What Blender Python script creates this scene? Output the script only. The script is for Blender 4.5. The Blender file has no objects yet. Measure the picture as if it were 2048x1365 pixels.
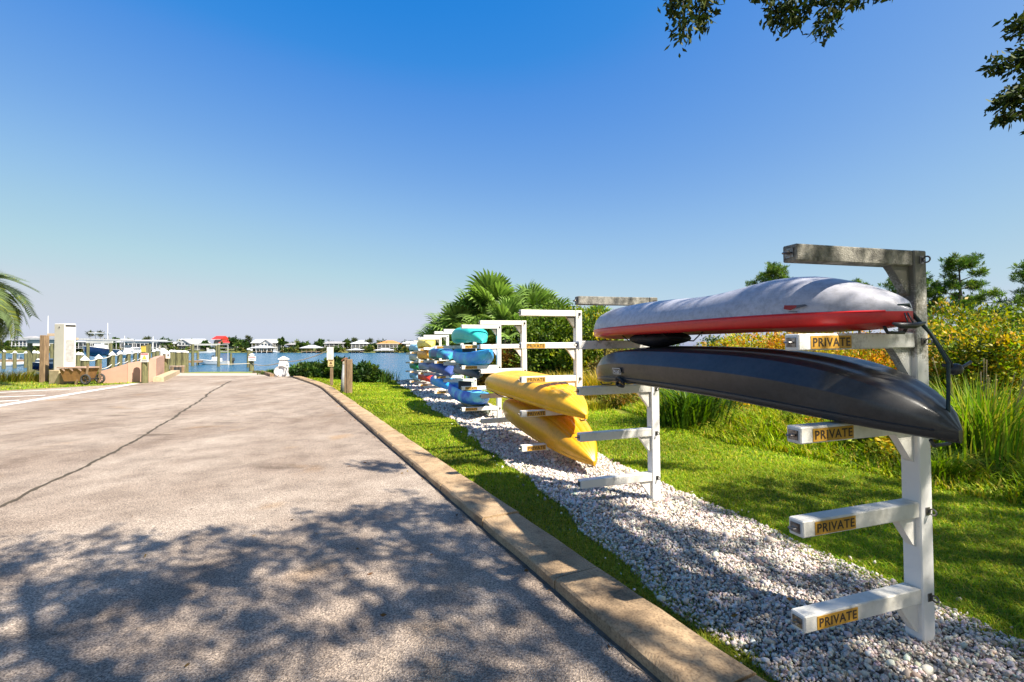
import bpy, math, random
import numpy as np
from mathutils import Vector, Matrix, Euler

random.seed(7)
rng = np.random.default_rng(11)
scene = bpy.context.scene
col = scene.collection
rad = math.radians

# ------------------------------------------------------------------ camera, sky, sun, exposure
F, W0, HZ, EYE = 939.0, 1024.0, 696.0, 1.7       # focal length, centre and horizon of the photograph in pixels; eye height in metres
cam_d = bpy.data.cameras.new('camera')
cam_d.sensor_width = 36.0
cam_d.lens = F / 2048 * 36
cam_d.clip_start = 0.05
cam_d.clip_end = 3000
cam = bpy.data.objects.new('camera', cam_d)
cam.location = (0, 0, EYE)
cam.rotation_euler = (rad(90) + math.atan((HZ - 682.5) / F), 0, 0)
col.objects.link(cam)
scene.camera = cam

SUN_EL, SUN_AZ = rad(49), rad(125)                # azimuth clockwise from the view direction
world = bpy.data.worlds.new('World')
scene.world = world
world.use_nodes = True
wn = world.node_tree.nodes
wl = world.node_tree.links
bg = wn['Background']
sky = wn.new('ShaderNodeTexSky')
sky.sky_type = 'NISHITA'
sky.sun_disc = False
sky.sun_elevation = SUN_EL
sky.sun_rotation = SUN_AZ
sky.altitude = 0
sky.air_density = 1.0
sky.dust_density = 1.0
sky.ozone_density = 6.0
# the camera's tone response on the sky: one curve per channel over the whole dome
EXPO = 1.18
pre = wn.new('ShaderNodeVectorMath'); pre.operation = 'SCALE'; pre.inputs['Scale'].default_value = 0.06
crv = wn.new('ShaderNodeRGBCurve')
CP = [[(0, 0), (.03, .0), (.044, .03), (.051, .085), (.063, .155), (.102, .34), (.127, .42), (.165, .52), (.21, .62), (.27, .66), (1, .85)],
      [(0, 0), (.06, .17), (.084, .255), (.12, .385), (.178, .565), (.22, .645), (.25, .685), (.328, .70), (1, .85)],
      [(0, 0), (.1, .5), (.171, .735), (.227, .79), (.296, .82), (.337, .80), (.4, .78), (1, .9)]]
for k in range(3):
    c = crv.mapping.curves[k]
    c.points[0].location = CP[k][0]; c.points[1].location = CP[k][-1]
    for p in CP[k][1:-1]: c.points.new(*p)
crv.mapping.extend = 'HORIZONTAL'
crv.mapping.update()
post = wn.new('ShaderNodeVectorMath'); post.operation = 'SCALE'; post.inputs['Scale'].default_value = 1 / (0.1 * 2 ** EXPO)
wl.new(sky.outputs[0], pre.inputs[0]); wl.new(pre.outputs[0], crv.inputs['Color']); wl.new(crv.outputs[0], post.inputs[0]); wl.new(post.outputs[0], bg.inputs['Color'])
bg.inputs['Strength'].default_value = 0.1

sun_d = bpy.data.lights.new('sun', 'SUN')
sun_d.energy = 4.8
sun_d.angle = rad(0.55)
sun_d.color = (1.0, 0.93, 0.82)
sun = bpy.data.objects.new('sun', sun_d)
S = Vector((math.sin(SUN_AZ) * math.cos(SUN_EL), math.cos(SUN_AZ) * math.cos(SUN_EL), math.sin(SUN_EL)))
sun.rotation_euler = S.to_track_quat('Z', 'Y').to_euler()
sun.location = S * 60
col.objects.link(sun)

vs = scene.view_settings
vs.view_transform = 'Standard'
vs.look = 'None'
vs.gamma = 1.0
vs.exposure = EXPO
vs.use_curve_mapping = False

# ------------------------------------------------------------------ helpers
def P(px, py, d):
    """world point seen at photo pixel (px, py) at depth d"""
    return Vector(((px - W0) / F * d, d, EYE - (py - HZ) / F * d))

def G(px, py, z=0.0):
    d = (EYE - z) * F / (py - HZ)
    return Vector(((px - W0) / F * d, d, z))

def sstep(a, b, x):
    t = np.clip((np.asarray(x, float) - a) / (b - a), 0, 1)
    return t * t * (3 - 2 * t)

WATER = -1.1
SHX = [-400, -26, -25.5, -22.6, -22.4, -14.6, -14.2, -9, -5, 0, 5, 15, 40, 120, 400]
SHY = [25.2, 25.2, 26, 33, 34, 34, 29.5, 29.0, 31.5, 34, 45, 80, 150, 190, 200]
def shore(x):
    return np.interp(x, SHX, SHY)

def tz(x, y):
    x = np.asarray(x, float); y = np.asarray(y, float)
    z = -0.4 * sstep(15, 30, y) * sstep(-11.5, -6.5, x)
    z = z - 2.2 * sstep(-0.6, 2.2, y - shore(x))
    return z

def TZ(x, y):
    return float(tz(x, y))

def props(o, label=None, cat=None, group=None, kind=None):
    if label: o['label'] = label
    if cat: o['category'] = cat
    if group: o['group'] = group
    if kind: o['kind'] = kind
    return o

def empty(name, loc=(0, 0, 0), rot=(0, 0, 0), label=None, cat=None, group=None, parent=None):
    o = bpy.data.objects.new(name, None)
    o.empty_display_size = 0.2
    o.location = loc
    o.rotation_euler = rot
    o.parent = parent
    col.objects.link(o)
    return props(o, label, cat, group)

def wloc(o):
    v = Vector((0, 0, 0))
    while o is not None:
        v += o.location
        o = o.parent
    return v

def link(name, me, parent=None, loc=(0, 0, 0), rot=(0, 0, 0), scale=(1, 1, 1)):
    o = bpy.data.objects.new(name, me)
    o.parent = parent
    o.location = loc
    o.rotation_euler = rot
    o.scale = scale
    col.objects.link(o)
    return o

def dup(root, loc, rot=None, label=None, group=None, skip=()):
    r = root.copy()
    col.objects.link(r)
    r.location = loc
    if rot is not None: r.rotation_euler = rot
    if label: r['label'] = label
    if group: r['group'] = group
    for ch in list(root.children):
        if ch.name.split('.')[0] in skip: continue
        c = ch.copy(); col.objects.link(c); c.parent = r
        for g in list(ch.children):
            d = g.copy(); col.objects.link(d); d.parent = c
    return r

class MB:
    """collects shapes and links them as ONE mesh object"""
    def __init__(s): s.v, s.f = [], []
    def add(s, vs_, fs):
        n = len(s.v)
        s.v += [tuple(p) for p in vs_]
        s.f += [tuple(n + i for i in q) for q in fs]
        return s
    def box(s, c, size, rot=None, taper=1.0, bev=0.0):
        hx, hy, hz = size[0] / 2, size[1] / 2, size[2] / 2
        R = Euler(rot).to_matrix() if rot is not None else Matrix.Identity(3)
        c = Vector(c)
        if bev > 0:
            b = bev
            ring = lambda z, i: [(-hx + i, -hy + b, z), (-hx + b, -hy + i, z), (hx - b, -hy + i, z), (hx - i, -hy + b, z),
                                 (hx - i, hy - b, z), (hx - b, hy - i, z), (-hx + b, hy - i, z), (-hx + i, hy - b, z)]
            vs_ = ring(-hz, b * .9) + ring(-hz + b, 0) + ring(hz - b, 0) + ring(hz, b * .9)
            fs = [tuple(range(7, -1, -1)), tuple(range(24, 32))]
            for k in range(3):
                for i in range(8):
                    j = (i + 1) % 8
                    fs.append((k * 8 + i, k * 8 + j, k * 8 + 8 + j, k * 8 + 8 + i))
            return s.add([c + R @ Vector(p) for p in vs_], fs)
        t = taper
        vs_ = [(-hx, -hy, -hz), (hx, -hy, -hz), (hx, hy, -hz), (-hx, hy, -hz),
               (-hx * t, -hy * t, hz), (hx * t, -hy * t, hz), (hx * t, hy * t, hz), (-hx * t, hy * t, hz)]
        fs = [(3, 2, 1, 0), (4, 5, 6, 7), (0, 1, 5, 4), (1, 2, 6, 5), (2, 3, 7, 6), (3, 0, 4, 7)]
        return s.add([c + R @ Vector(p) for p in vs_], fs)
    def prism(s, poly, z0, z1):
        n = len(poly)
        vs_ = [(p[0], p[1], z0) for p in poly] + [(p[0], p[1], z1) for p in poly]
        fs = [tuple(range(n - 1, -1, -1)), tuple(range(n, 2 * n))]
        fs += [(i, (i + 1) % n, n + (i + 1) % n, n + i) for i in range(n)]
        return s.add(vs_, fs)
    def extrude(s, poly3, d):
        n = len(poly3); d = Vector(d)
        vs_ = [Vector(p) for p in poly3] + [Vector(p) + d for p in poly3]
        fs = [tuple(range(n - 1, -1, -1)), tuple(range(n, 2 * n))]
        fs += [(i, (i + 1) % n, n + (i + 1) % n, n + i) for i in range(n)]
        return s.add(vs_, fs)
    def tube(s, path, r, n=8, caps=True):
        path = [Vector(p) for p in path]
        rs = r if isinstance(r, (list, tuple)) else [r] * len(path)
        vs_, fs = [], []
        up = Vector((0, 0, 1))
        prev = None
        for i, p in enumerate(path):
            a = path[max(0, i - 1)]; b = path[min(len(path) - 1, i + 1)]
            d = (b - a)
            d = d.normalized() if d.length > 1e-9 else Vector((0, 0, 1))
            if prev is None:
                x = d.cross(up) if abs(d.z) < .95 else d.cross(Vector((0, 1, 0)))
            else:
                x = prev - d * prev.dot(d)
                if x.length < 1e-6: x = d.cross(up)
            x.normalize(); prev = x
            y = d.cross(x)
            for k in range(n):
                an = 2 * math.pi * k / n
                vs_.append(p + (x * math.cos(an) + y * math.sin(an)) * rs[i])
        for i in range(len(path) - 1):
            for k in range(n):
                l = (k + 1) % n
                fs.append((i * n + k, i * n + l, i * n + n + l, i * n + n + k))
        if caps:
            fs.append(tuple(range(n - 1, -1, -1)))
            fs.append(tuple(range((len(path) - 1) * n, len(path) * n)))
        return s.add(vs_, fs)
    def torus(s, c, R, r, axis='y', n=16, m=6):
        vs_, fs = [], []
        for i in range(n):
            a = 2 * math.pi * i / n
            for j in range(m):
                b = 2 * math.pi * j / m
                u, v, w = (R + r * math.cos(b)) * math.cos(a), (R + r * math.cos(b)) * math.sin(a), r * math.sin(b)
                p = {'y': (u, w, v), 'x': (w, u, v), 'z': (u, v, w)}[axis]
                vs_.append(Vector(c) + Vector(p))
        for i in range(n):
            for j in range(m):
                k, l = (i + 1) % n, (j + 1) % m
                fs.append((i * m + j, k * m + j, k * m + l, i * m + l))
        return s.add(vs_, fs)
    def lathe(s, c, prof, n=14):
        c = Vector(c); vs_, fs = [], []
        for (r, z) in prof:
            for k in range(n):
                a = 2 * math.pi * k / n
                vs_.append(c + Vector((r * math.cos(a), r * math.sin(a), z)))
        for i in range(len(prof) - 1):
            for k in range(n):
                l = (k + 1) % n
                fs.append((i * n + k, i * n + l, i * n + n + l, i * n + n + k))
        fs.append(tuple(range(n - 1, -1, -1)))
        fs.append(tuple(range((len(prof) - 1) * n, len(prof) * n)))
        return s.add(vs_, fs)
    def loft(s, rings, closed=False):
        n = len(rings[0]); base = []
        for r in rings: base += list(r)
        fs = []
        for i in range(len(rings) - 1):
            for k in range(n if closed else n - 1):
                l = (k + 1) % n
                fs.append((i * n + k, i * n + l, i * n + n + l, i * n + n + k))
        return s.add(base, fs)
    def mesh(s, name, mat, smooth=False, shift=None):
        me = bpy.data.meshes.new(name)
        vv = s.v if shift is None else [(p[0] - shift[0], p[1] - shift[1], p[2] - shift[2]) for p in s.v]
        me.from_pydata(vv, [], s.f)
        me.materials.append(mat)
        if smooth:
            me.polygons.foreach_set('use_smooth', [True] * len(me.polygons))
        me.update()
        return me
    def build(s, name, mat, parent=None, smooth=False, local=False, auto=None):
        if parent is None:
            a = np.array(s.v)
            o_ = Vector(((a[:, 0].min() + a[:, 0].max()) / 2, (a[:, 1].min() + a[:, 1].max()) / 2, a[:, 2].min()))
            me = s.mesh(name, mat, smooth, o_)
            o = link(name, me, None, o_)
        else:
            me = s.mesh(name, mat, smooth, None if local else wloc(parent))
            o = link(name, me, parent)
        if auto is not None:
            me.polygons.foreach_set('use_smooth', [True] * len(me.polygons))
            me.set_sharp_from_angle(angle=rad(auto))
        return o

# ------------------------------------------------------------------ materials
def nodes_of(m):
    m.use_nodes = True
    nt = m.node_tree
    return nt, nt.nodes['Principled BSDF']

def c4(c): return (c[0], c[1], c[2], 1)

_mc = {}
def pm(name, base, alt=None, scale=6.0, rough=.6, bump=0.0, bscale=40.0, metal=0.0, stretch=None, coat=0.0, detail=5.0, contrast=(.35, .65), spec=.5):
    """procedural paint / wood / stone: noise between two colours, fine bump"""
    if name in _mc: return _mc[name]
    m = bpy.data.materials.new(name)
    nt, b = nodes_of(m)
    N, L = nt.nodes, nt.links
    alt = alt or tuple(x * .72 for x in base)
    tc = N.new('ShaderNodeTexCoord'); mp = N.new('ShaderNodeMapping')
    L.new(tc.outputs['Object'], mp.inputs['Vector'])
    if stretch: mp.inputs['Scale'].default_value = stretch
    nz = N.new('ShaderNodeTexNoise'); nz.inputs['Scale'].default_value = scale; nz.inputs['Detail'].default_value = detail
    nz.inputs['Roughness'].default_value = .65
    L.new(mp.outputs[0], nz.inputs['Vector'])
    cr = N.new('ShaderNodeValToRGB')
    cr.color_ramp.elements[0].position = contrast[0]; cr.color_ramp.elements[0].color = c4(alt)
    cr.color_ramp.elements[1].position = contrast[1]; cr.color_ramp.elements[1].color = c4(base)
    L.new(nz.outputs['Fac'], cr.inputs[0]); L.new(cr.outputs[0], b.inputs['Base Color'])
    b.inputs['Roughness'].default_value = rough
    b.inputs['Metallic'].default_value = metal
    b.inputs['Coat Weight'].default_value = coat
    b.inputs['Specular IOR Level'].default_value = spec
    if bump:
        n2 = N.new('ShaderNodeTexNoise'); n2.inputs['Scale'].default_value = bscale; n2.inputs['Detail'].default_value = 4
        L.new(mp.outputs[0], n2.inputs['Vector'])
        bp = N.new('ShaderNodeBump'); bp.inputs['Strength'].default_value = bump; bp.inputs['Distance'].default_value = .02
        L.new(n2.outputs['Fac'], bp.inputs['Height']); L.new(bp.outputs[0], b.inputs['Normal'])
    _mc[name] = m
    return m

def leaf_mat(name, trans=.35, rough=.5, spec=.3):
    m = bpy.data.materials.new(name)
    nt, b = nodes_of(m)
    N, L = nt.nodes, nt.links
    at = N.new('ShaderNodeAttribute'); at.attribute_name = 'tint'
    L.new(at.outputs['Color'], b.inputs['Base Color'])
    b.inputs['Roughness'].default_value = rough
    b.inputs['Specular IOR Level'].default_value = spec
    tr = N.new('ShaderNodeBsdfTranslucent')
    hv = N.new('ShaderNodeHueSaturation'); hv.inputs['Value'].default_value = 1.25; hv.inputs['Saturation'].default_value = 1.1
    L.new(at.outputs['Color'], hv.inputs['Color']); L.new(hv.outputs[0], tr.inputs['Color'])
    mx = N.new('ShaderNodeMixShader'); mx.inputs[0].default_value = trans
    L.new(b.outputs[0], mx.inputs[1]); L.new(tr.outputs[0], mx.inputs[2])
    L.new(mx.outputs[0], N['Material Output'].inputs['Surface'])
    return m

LEAF = leaf_mat('leaf')
OAKLEAF = leaf_mat('oak_leaf', .14, .65, .2)
BLADE = leaf_mat('grass_blade', .4, .6, .2)
STONE = leaf_mat('gravel_stone', 0.0, .85, .25)

def np_mesh(name, V, faces, mat, tint=None, smooth=False):
    """V (n,3); faces: list of (index array (m,k)) of equal k per array; tint (n,3)"""
    me = bpy.data.meshes.new(name)
    V = np.ascontiguousarray(V, dtype=np.float32)
    me.vertices.add(len(V)); me.vertices.foreach_set('co', V.ravel())
    loops = np.concatenate([f.ravel() for f in faces]).astype(np.int32)
    tot = np.concatenate([np.full(len(f), f.shape[1], np.int32) for f in faces])
    start = np.concatenate([[0], np.cumsum(tot)[:-1]]).astype(np.int32)
    me.loops.add(len(loops)); me.loops.foreach_set('vertex_index', loops)
    me.polygons.add(len(tot)); me.polygons.foreach_set('loop_start', start); me.polygons.foreach_set('loop_total', tot)
    if smooth: me.polygons.foreach_set('use_smooth', np.ones(len(tot), bool))
    if tint is not None:
        a = me.attributes.new('tint', 'FLOAT_COLOR', 'POINT')
        c = np.ones((len(V), 4), np.float32); c[:, :3] = np.clip(tint, 0, 1)
        a.data.foreach_set('color', c.ravel())
    me.materials.append(mat)
    me.update(calc_edges=True)
    return me

def unit(a):
    return a / np.maximum(np.linalg.norm(a, axis=1, keepdims=True), 1e-9)

def rdir(n, up=0.0):
    v = rng.normal(size=(n, 3)); v[:, 2] += up
    return unit(v)

def leaves_geo(Pn, D, Lg, Wd, C, fold=.15):
    """four-cornered folded leaves: base, side, tip, side"""
    n = len(Pn)
    side = unit(np.cross(D, rdir(n)))
    nor = np.cross(side, D)
    Lg = np.broadcast_to(Lg, n)[:, None]; Wd = np.broadcast_to(Wd, n)[:, None]
    mid = Pn + D * Lg * .5
    V = np.empty((n, 4, 3))
    V[:, 0] = Pn
    V[:, 1] = mid + side * Wd * .5 + nor * Wd * fold
    V[:, 2] = Pn + D * Lg
    V[:, 3] = mid - side * Wd * .5 + nor * Wd * fold
    return V.reshape(-1, 3), np.arange(n * 4).reshape(n, 4), np.repeat(C, 4, axis=0)

def blades_geo(Pn, H, Wd, lean, C, bend=.35, az=None):
    """two-segment grass blades"""
    n = len(Pn)
    a = rng.uniform(0, 2 * np.pi, n) if az is None else az
    d = np.stack([np.cos(a), np.sin(a), np.zeros(n)], 1)
    s = np.stack([-np.sin(a), np.cos(a), np.zeros(n)], 1)
    H = np.broadcast_to(H, n)[:, None]; Wd = np.broadcast_to(Wd, n)[:, None]; lean = np.broadcast_to(lean, n)[:, None]
    z = np.array([[0, 0, 1.0]])
    m = Pn + z * H * .55 + d * H * lean * .35
    t = Pn + z * H * (1 - .25 * lean) + d * H * lean * (1 + bend)
    V = np.empty((n, 5, 3))
    V[:, 0] = Pn - s * Wd / 2; V[:, 1] = Pn + s * Wd / 2
    V[:, 2] = m + s * Wd * .42; V[:, 3] = m - s * Wd * .42
    V[:, 4] = t
    i = np.arange(n)[:, None] * 5
    return V.reshape(-1, 3), i + np.array([[0, 1, 2, 3]]), i + np.array([[3, 2, 4]]), np.repeat(C, 5, axis=0)

def pal(n, cols, w=None, jit=.18):
    cols = np.array(cols, float)
    k = rng.choice(len(cols), n, p=w)
    return np.clip(cols[k] * (1 + rng.normal(0, jit, (n, 1))) * (1 + rng.normal(0, .06, (n, 3))), 0.004, 1)

def foliage(name, blobs, n, size, cols, parent=None, w=None, elong=2.2, up=.3, shell=.55, mat=None, clump=0, org=None, kind=None, jit=.2):
    """leaves spread through ellipsoid blobs (cx,cy,cz,rx,ry,rz) given in world space"""
    B = np.array(blobs, float)
    vol = (B[:, 3] * B[:, 4] * B[:, 5]) ** (2 / 3.)
    k = rng.choice(len(B), n, p=vol / vol.sum())
    if clump:
        m = max(1, n // clump)
        kk = rng.choice(len(B), m, p=vol / vol.sum())
        u = rdir(m) * (shell + (1 - shell) * rng.random((m, 1)))
        cc = B[kk, :3] + u * B[kk, 3:]
        cs = rng.normal(1, .28, m)
        ci = rng.integers(0, m, n)
        Pn = cc[ci] + rng.normal(0, 1, (n, 3)) * (B[kk[ci], 3:].mean(1, keepdims=True) * .16)
        out = unit(u[ci] + rng.normal(0, .7, (n, 3)))
        C = pal(m, cols, w, jit)[ci] * np.clip(1 + rng.normal(0, .18, (n, 1)), .4, 1.7)
    else:
        u = rdir(n) * (shell + (1 - shell) * rng.random((n, 1)))
        Pn = B[k, :3] + u * B[k, 3:]
        out = unit(u + rng.normal(0, .7, (n, 3)))
        C = pal(n, cols, w, jit)
    out[:, 2] += up; out = unit(out)
    Lg = size * rng.uniform(.6, 1.35, n)
    V, f, C = leaves_geo(Pn, out, Lg, Lg / elong, C)
    o_ = wloc(parent) if parent is not None else Vector(org if org is not None else (B[:, 0].mean(), B[:, 1].mean(), (B[:, 2] - B[:, 5]).min()))
    V = V - np.array(o_)[None]
    me = np_mesh(name, V, [f], mat or LEAF, C)
    o = link(name, me, parent, (0, 0, 0) if parent is not None else o_)
    if kind: o['kind'] = kind
    return o

def text_mesh(name, body, size, mat, extrude=0.0, spacing=1.0):
    cu = bpy.data.curves.new(name, 'FONT')
    cu.body = body; cu.size = size; cu.align_x = 'CENTER'; cu.align_y = 'CENTER'
    cu.offset = size * .018
    cu.extrude = extrude; cu.space_character = spacing
    o = bpy.data.objects.new(name, cu)
    col.objects.link(o)
    bpy.context.view_layer.update()
    me = bpy.data.meshes.new_from_object(o.evaluated_get(bpy.context.evaluated_depsgraph_get()))
    bpy.data.objects.remove(o)
    me.materials.clear(); me.materials.append(mat)
    me.name = name
    return me
# ------------------------------------------------------------------ shared materials
M_WHITE = pm('white_paint', (.76, .73, .66), (.56, .53, .45), 5, .45, .08, 60, detail=9, contrast=(.30, .50))
M_VINYL = None
def vinyl():
    """white sleeve with grey-green mildew growing towards its top"""
    m = bpy.data.materials.new('white_vinyl_weathered')
    nt, b = nodes_of(m); N, L = nt.nodes, nt.links
    tc = N.new('ShaderNodeTexCoord')
    sx = N.new('ShaderNodeSeparateXYZ'); L.new(tc.outputs['Object'], sx.inputs[0])
    n1 = N.new('ShaderNodeTexNoise'); n1.inputs['Scale'].default_value = 5; n1.inputs['Detail'].default_value = 6
    n2 = N.new('ShaderNodeTexNoise'); n2.inputs['Scale'].default_value = 90; n2.inputs['Detail'].default_value = 4
    L.new(tc.outputs['Object'], n1.inputs['Vector']); L.new(tc.outputs['Object'], n2.inputs['Vector'])
    mr = N.new('ShaderNodeMapRange'); mr.inputs['From Min'].default_value = 1.35; mr.inputs['From Max'].default_value = 2.3
    mr.inputs['To Min'].default_value = -.18; mr.inputs['To Max'].default_value = .32
    L.new(sx.outputs[2], mr.inputs['Value'])
    a = N.new('ShaderNodeMath'); a.operation = 'ADD'; L.new(n1.outputs['Fac'], a.inputs[0]); L.new(mr.outputs[0], a.inputs[1])
    a2 = N.new('ShaderNodeMath'); a2.operation = 'MULTIPLY_ADD'; L.new(n2.outputs['Fac'], a2.inputs[0]); a2.inputs[1].default_value = .5; L.new(a.outputs[0], a2.inputs[2])
    cr = N.new('ShaderNodeValToRGB')
    e = cr.color_ramp.elements
    e[0].position = .72; e[0].color = (.80, .78, .74, 1)
    e[1].position = 1.0; e[1].color = (.15, .14, .11, 1)
    k = e.new(.86); k.color = (.40, .38, .33, 1)
    L.new(a2.outputs[0], cr.inputs[0]); L.new(cr.outputs[0], b.inputs['Base Color'])
    b.inputs['Roughness'].default_value = .5
    bp = N.new('ShaderNodeBump'); bp.inputs['Strength'].default_value = .15; bp.inputs['Distance'].default_value = .004
    L.new(n2.outputs['Fac'], bp.inputs['Height']); L.new(bp.outputs[0], b.inputs['Normal'])
    return m
M_POST = vinyl()
M_MILDEW = pm('mildewed_vinyl', (.34, .32, .27), (.10, .095, .08), 14, .8, .4, 120, detail=8, contrast=(.38, .62))
M_SPOT = pm('spotted_vinyl', (.80, .78, .73), (.38, .36, .31), 9, .55, .1, 90, detail=8, contrast=(.33, .47))
M_STEEL = pm('galvanised_steel', (.35, .34, .33), (.12, .10, .09), 30, .35, .1, 80, metal=.9)
M_DARKSTEEL = pm('dark_steel', (.06, .06, .065), (.02, .02, .02), 30, .4, metal=.6)
M_GOLD = pm('gold_sign_film', (.62, .34, .035), (.46, .23, .025), 25, .55)
M_INK = pm('dark_ink', (.03, .018, .01), (.05, .03, .015), 60, .6)
M_RUBBER = pm('black_cord', (.016, .018, .018), (.03, .03, .03), 30, .6)
M_GREENCORD = pm('green_cord', (.015, .05, .04), (.01, .02, .02), 30, .6)
M_WOOD = pm('weathered_wood', (.33, .22, .12), (.16, .10, .055), 5, .8, .5, 30, stretch=(6, 6, .6))
M_PILE = pm('treated_piling', (.20, .19, .075), (.075, .07, .035), 4, .85, .5, 25, stretch=(4, 4, .5))
M_DECK = pm('dock_timber', (.42, .30, .22), (.25, .18, .13), 3, .85, .3, 20)
M_CONC = pm('concrete_tan', (.55, .43, .27), (.40, .30, .18), 5, .85, .3, 60)
M_PINK = pm('pink_stucco', (.50, .30, .215), (.44, .265, .19), 2, .9, .25, 80)
M_ROPE = pm('pale_rope', (.62, .55, .42), (.40, .34, .24), 40, .9)
M_NAVY = pm('navy_gelcoat', (.012, .03, .10), (.008, .02, .07), 3, .15, coat=.5)
M_GEL = pm('white_gelcoat', (.80, .80, .78), (.72, .72, .70), 3, .2, coat=.4)
M_DGREY = pm('dark_grey_plastic', (.03, .032, .036), (.05, .05, .05), 10, .4)
M_GLASS = pm('dark_window_glass', (.03, .045, .06), (.05, .07, .085), 2, .08, spec=.8)
M_SIGNW = pm('white_sign', (.80, .78, .73), (.74, .71, .64), 8, .5)
M_YEL = pm('yellow_sign', (.75, .50, .06), (.62, .42, .08), 8, .5)
M_GREYP = pm('grey_pipe', (.42, .42, .40), (.30, .29, .27), 8, .5, .1, 60)
M_TYRE = pm('tyre_rubber', (.03, .03, .03), (.06, .055, .05), 20, .85, .3, 60)

# ------------------------------------------------------------------ the setting: ground, water, road
def grid_axis(segs):
    out = []
    for a, b, st in segs: out += list(np.arange(a, b, st))
    return np.array(out + [segs[-1][1]])

def ground():
    xs = grid_axis([(-600, -60, 30), (-60, -30, 2), (-30, 20, .5), (20, 60, 4), (60, 600, 30)])
    ys = grid_axis([(-60, -8, 4), (-8, 50, .5), (50, 90, 2), (90, 240, 10)])
    X, Y = np.meshgrid(xs, ys)
    Z = tz(X, Y)
    V = np.stack([X, Y, Z], -1).reshape(-1, 3)
    nx, ny = len(xs), len(ys)
    i = (np.arange(ny - 1)[:, None] * nx + np.arange(nx - 1)[None]).ravel()
    f = np.stack([i, i + 1, i + 1 + nx, i + nx], 1)
    m = bpy.data.materials.new('lawn_soil')
    nt, b = nodes_of(m); N, L = nt.nodes, nt.links
    tc = N.new('ShaderNodeTexCoord')
    def noise(sc, de):
        n = N.new('ShaderNodeTexNoise'); n.inputs['Scale'].default_value = sc; n.inputs['Detail'].default_value = de
        L.new(tc.outputs['Object'], n.inputs['Vector']); return n
    n1, n2 = noise(.7, 4), noise(60, 4)
    c1 = N.new('ShaderNodeValToRGB')
    c1.color_ramp.elements[0].position = .36; c1.color_ramp.elements[0].color = (.13, .20, .010, 1)
    c1.color_ramp.elements[1].position = .66; c1.color_ramp.elements[1].color = (.30, .29, .018, 1)
    c2 = N.new('ShaderNodeValToRGB')
    c2.color_ramp.elements[0].position = .3; c2.color_ramp.elements[0].color = (.45, .45, .4, 1)
    c2.color_ramp.elements[1].position = .7; c2.color_ramp.elements[1].color = (1.25, 1.25, 1.2, 1)
    L.new(n1.outputs['Fac'], c1.inputs[0]); L.new(n2.outputs['Fac'], c2.inputs[0])
    mx = N.new('ShaderNodeMix'); mx.data_type = 'RGBA'; mx.blend_type = 'MULTIPLY'; mx.inputs[0].default_value = 1
    L.new(c1.outputs[0], mx.inputs[6]); L.new(c2.outputs[0], mx.inputs[7]); L.new(mx.outputs[2], b.inputs['Base Color'])
    b.inputs['Roughness'].default_value = .95
    bp = N.new('ShaderNodeBump'); bp.inputs['Strength'].default_value = .8; bp.inputs['Distance'].default_value = .03
    L.new(n2.outputs['Fac'], bp.inputs['Height']); L.new(bp.outputs[0], b.inputs['Normal'])
    o = link('ground', np_mesh('ground', V, [f], m, smooth=True))
    props(o, 'mown green lawn and shore bank', kind='structure')
ground()

def water():
    m = bpy.data.materials.new('bay_water')
    nt, b = nodes_of(m); N, L = nt.nodes, nt.links
    b.inputs['Base Color'].default_value = (.012, .10, .19, 1)
    b.inputs['Roughness'].default_value = .16
    b.inputs['IOR'].default_value = 1.33
    tc = N.new('ShaderNodeTexCoord'); mp = N.new('ShaderNodeMapping'); mp.inputs['Scale'].default_value = (.55, 1.0, 1)
    L.new(tc.outputs['Object'], mp.inputs['Vector'])
    n1 = N.new('ShaderNodeTexNoise'); n1.inputs['Scale'].default_value = 1.3; n1.inputs['Detail'].default_value = 6; n1.inputs['Roughness'].default_value = .6
    n2 = N.new('ShaderNodeTexNoise'); n2.inputs['Scale'].default_value = .12; n2.inputs['Detail'].default_value = 3
    L.new(mp.outputs[0], n1.inputs['Vector']); L.new(mp.outputs[0], n2.inputs['Vector'])
    ad = N.new('ShaderNodeMath'); ad.operation = 'MULTIPLY_ADD'; ad.inputs[1].default_value = 1.5
    L.new(n2.outputs['Fac'], ad.inputs[0]); L.new(n1.outputs['Fac'], ad.inputs[2])
    bp = N.new('ShaderNodeBump'); bp.inputs['Strength'].default_value = .9; bp.inputs['Distance'].default_value = .35
    L.new(ad.outputs[0], bp.inputs['Height']); L.new(bp.outputs[0], b.inputs['Normal'])
    o = MB().add([(-900, 22, WATER), (500, 22, WATER), (900, 1500, WATER), (-900, 1500, WATER)], [(0, 1, 2, 3)]).build('water', m)
    props(o, 'blue rippled water of the bay', kind='structure')
water()

# line of the curb along the right side of the drive: inner (road) edge
CURB = [Vector((3.15, -2.35)), Vector((.80, 2.30)), Vector((-7.95, 19.6)), Vector((-9.2, 21.7)), Vector((-10.9, 24.3)), Vector((-12.4, 26.6))]
def along(line, step):
    pts, out, carry = line, [], 0
    L = [0]
    for a, b in zip(line, line[1:]): L.append(L[-1] + (b - a).length)
    n = int(L[-1] / step)
    for i in range(n + 1):
        d = L[-1] * i / n
        for k in range(len(line) - 1):
            if d <= L[k + 1] + 1e-6:
                t = (d - L[k]) / (L[k + 1] - L[k]); out.append(line[k].lerp(line[k + 1], t)); break
    return out

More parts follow.
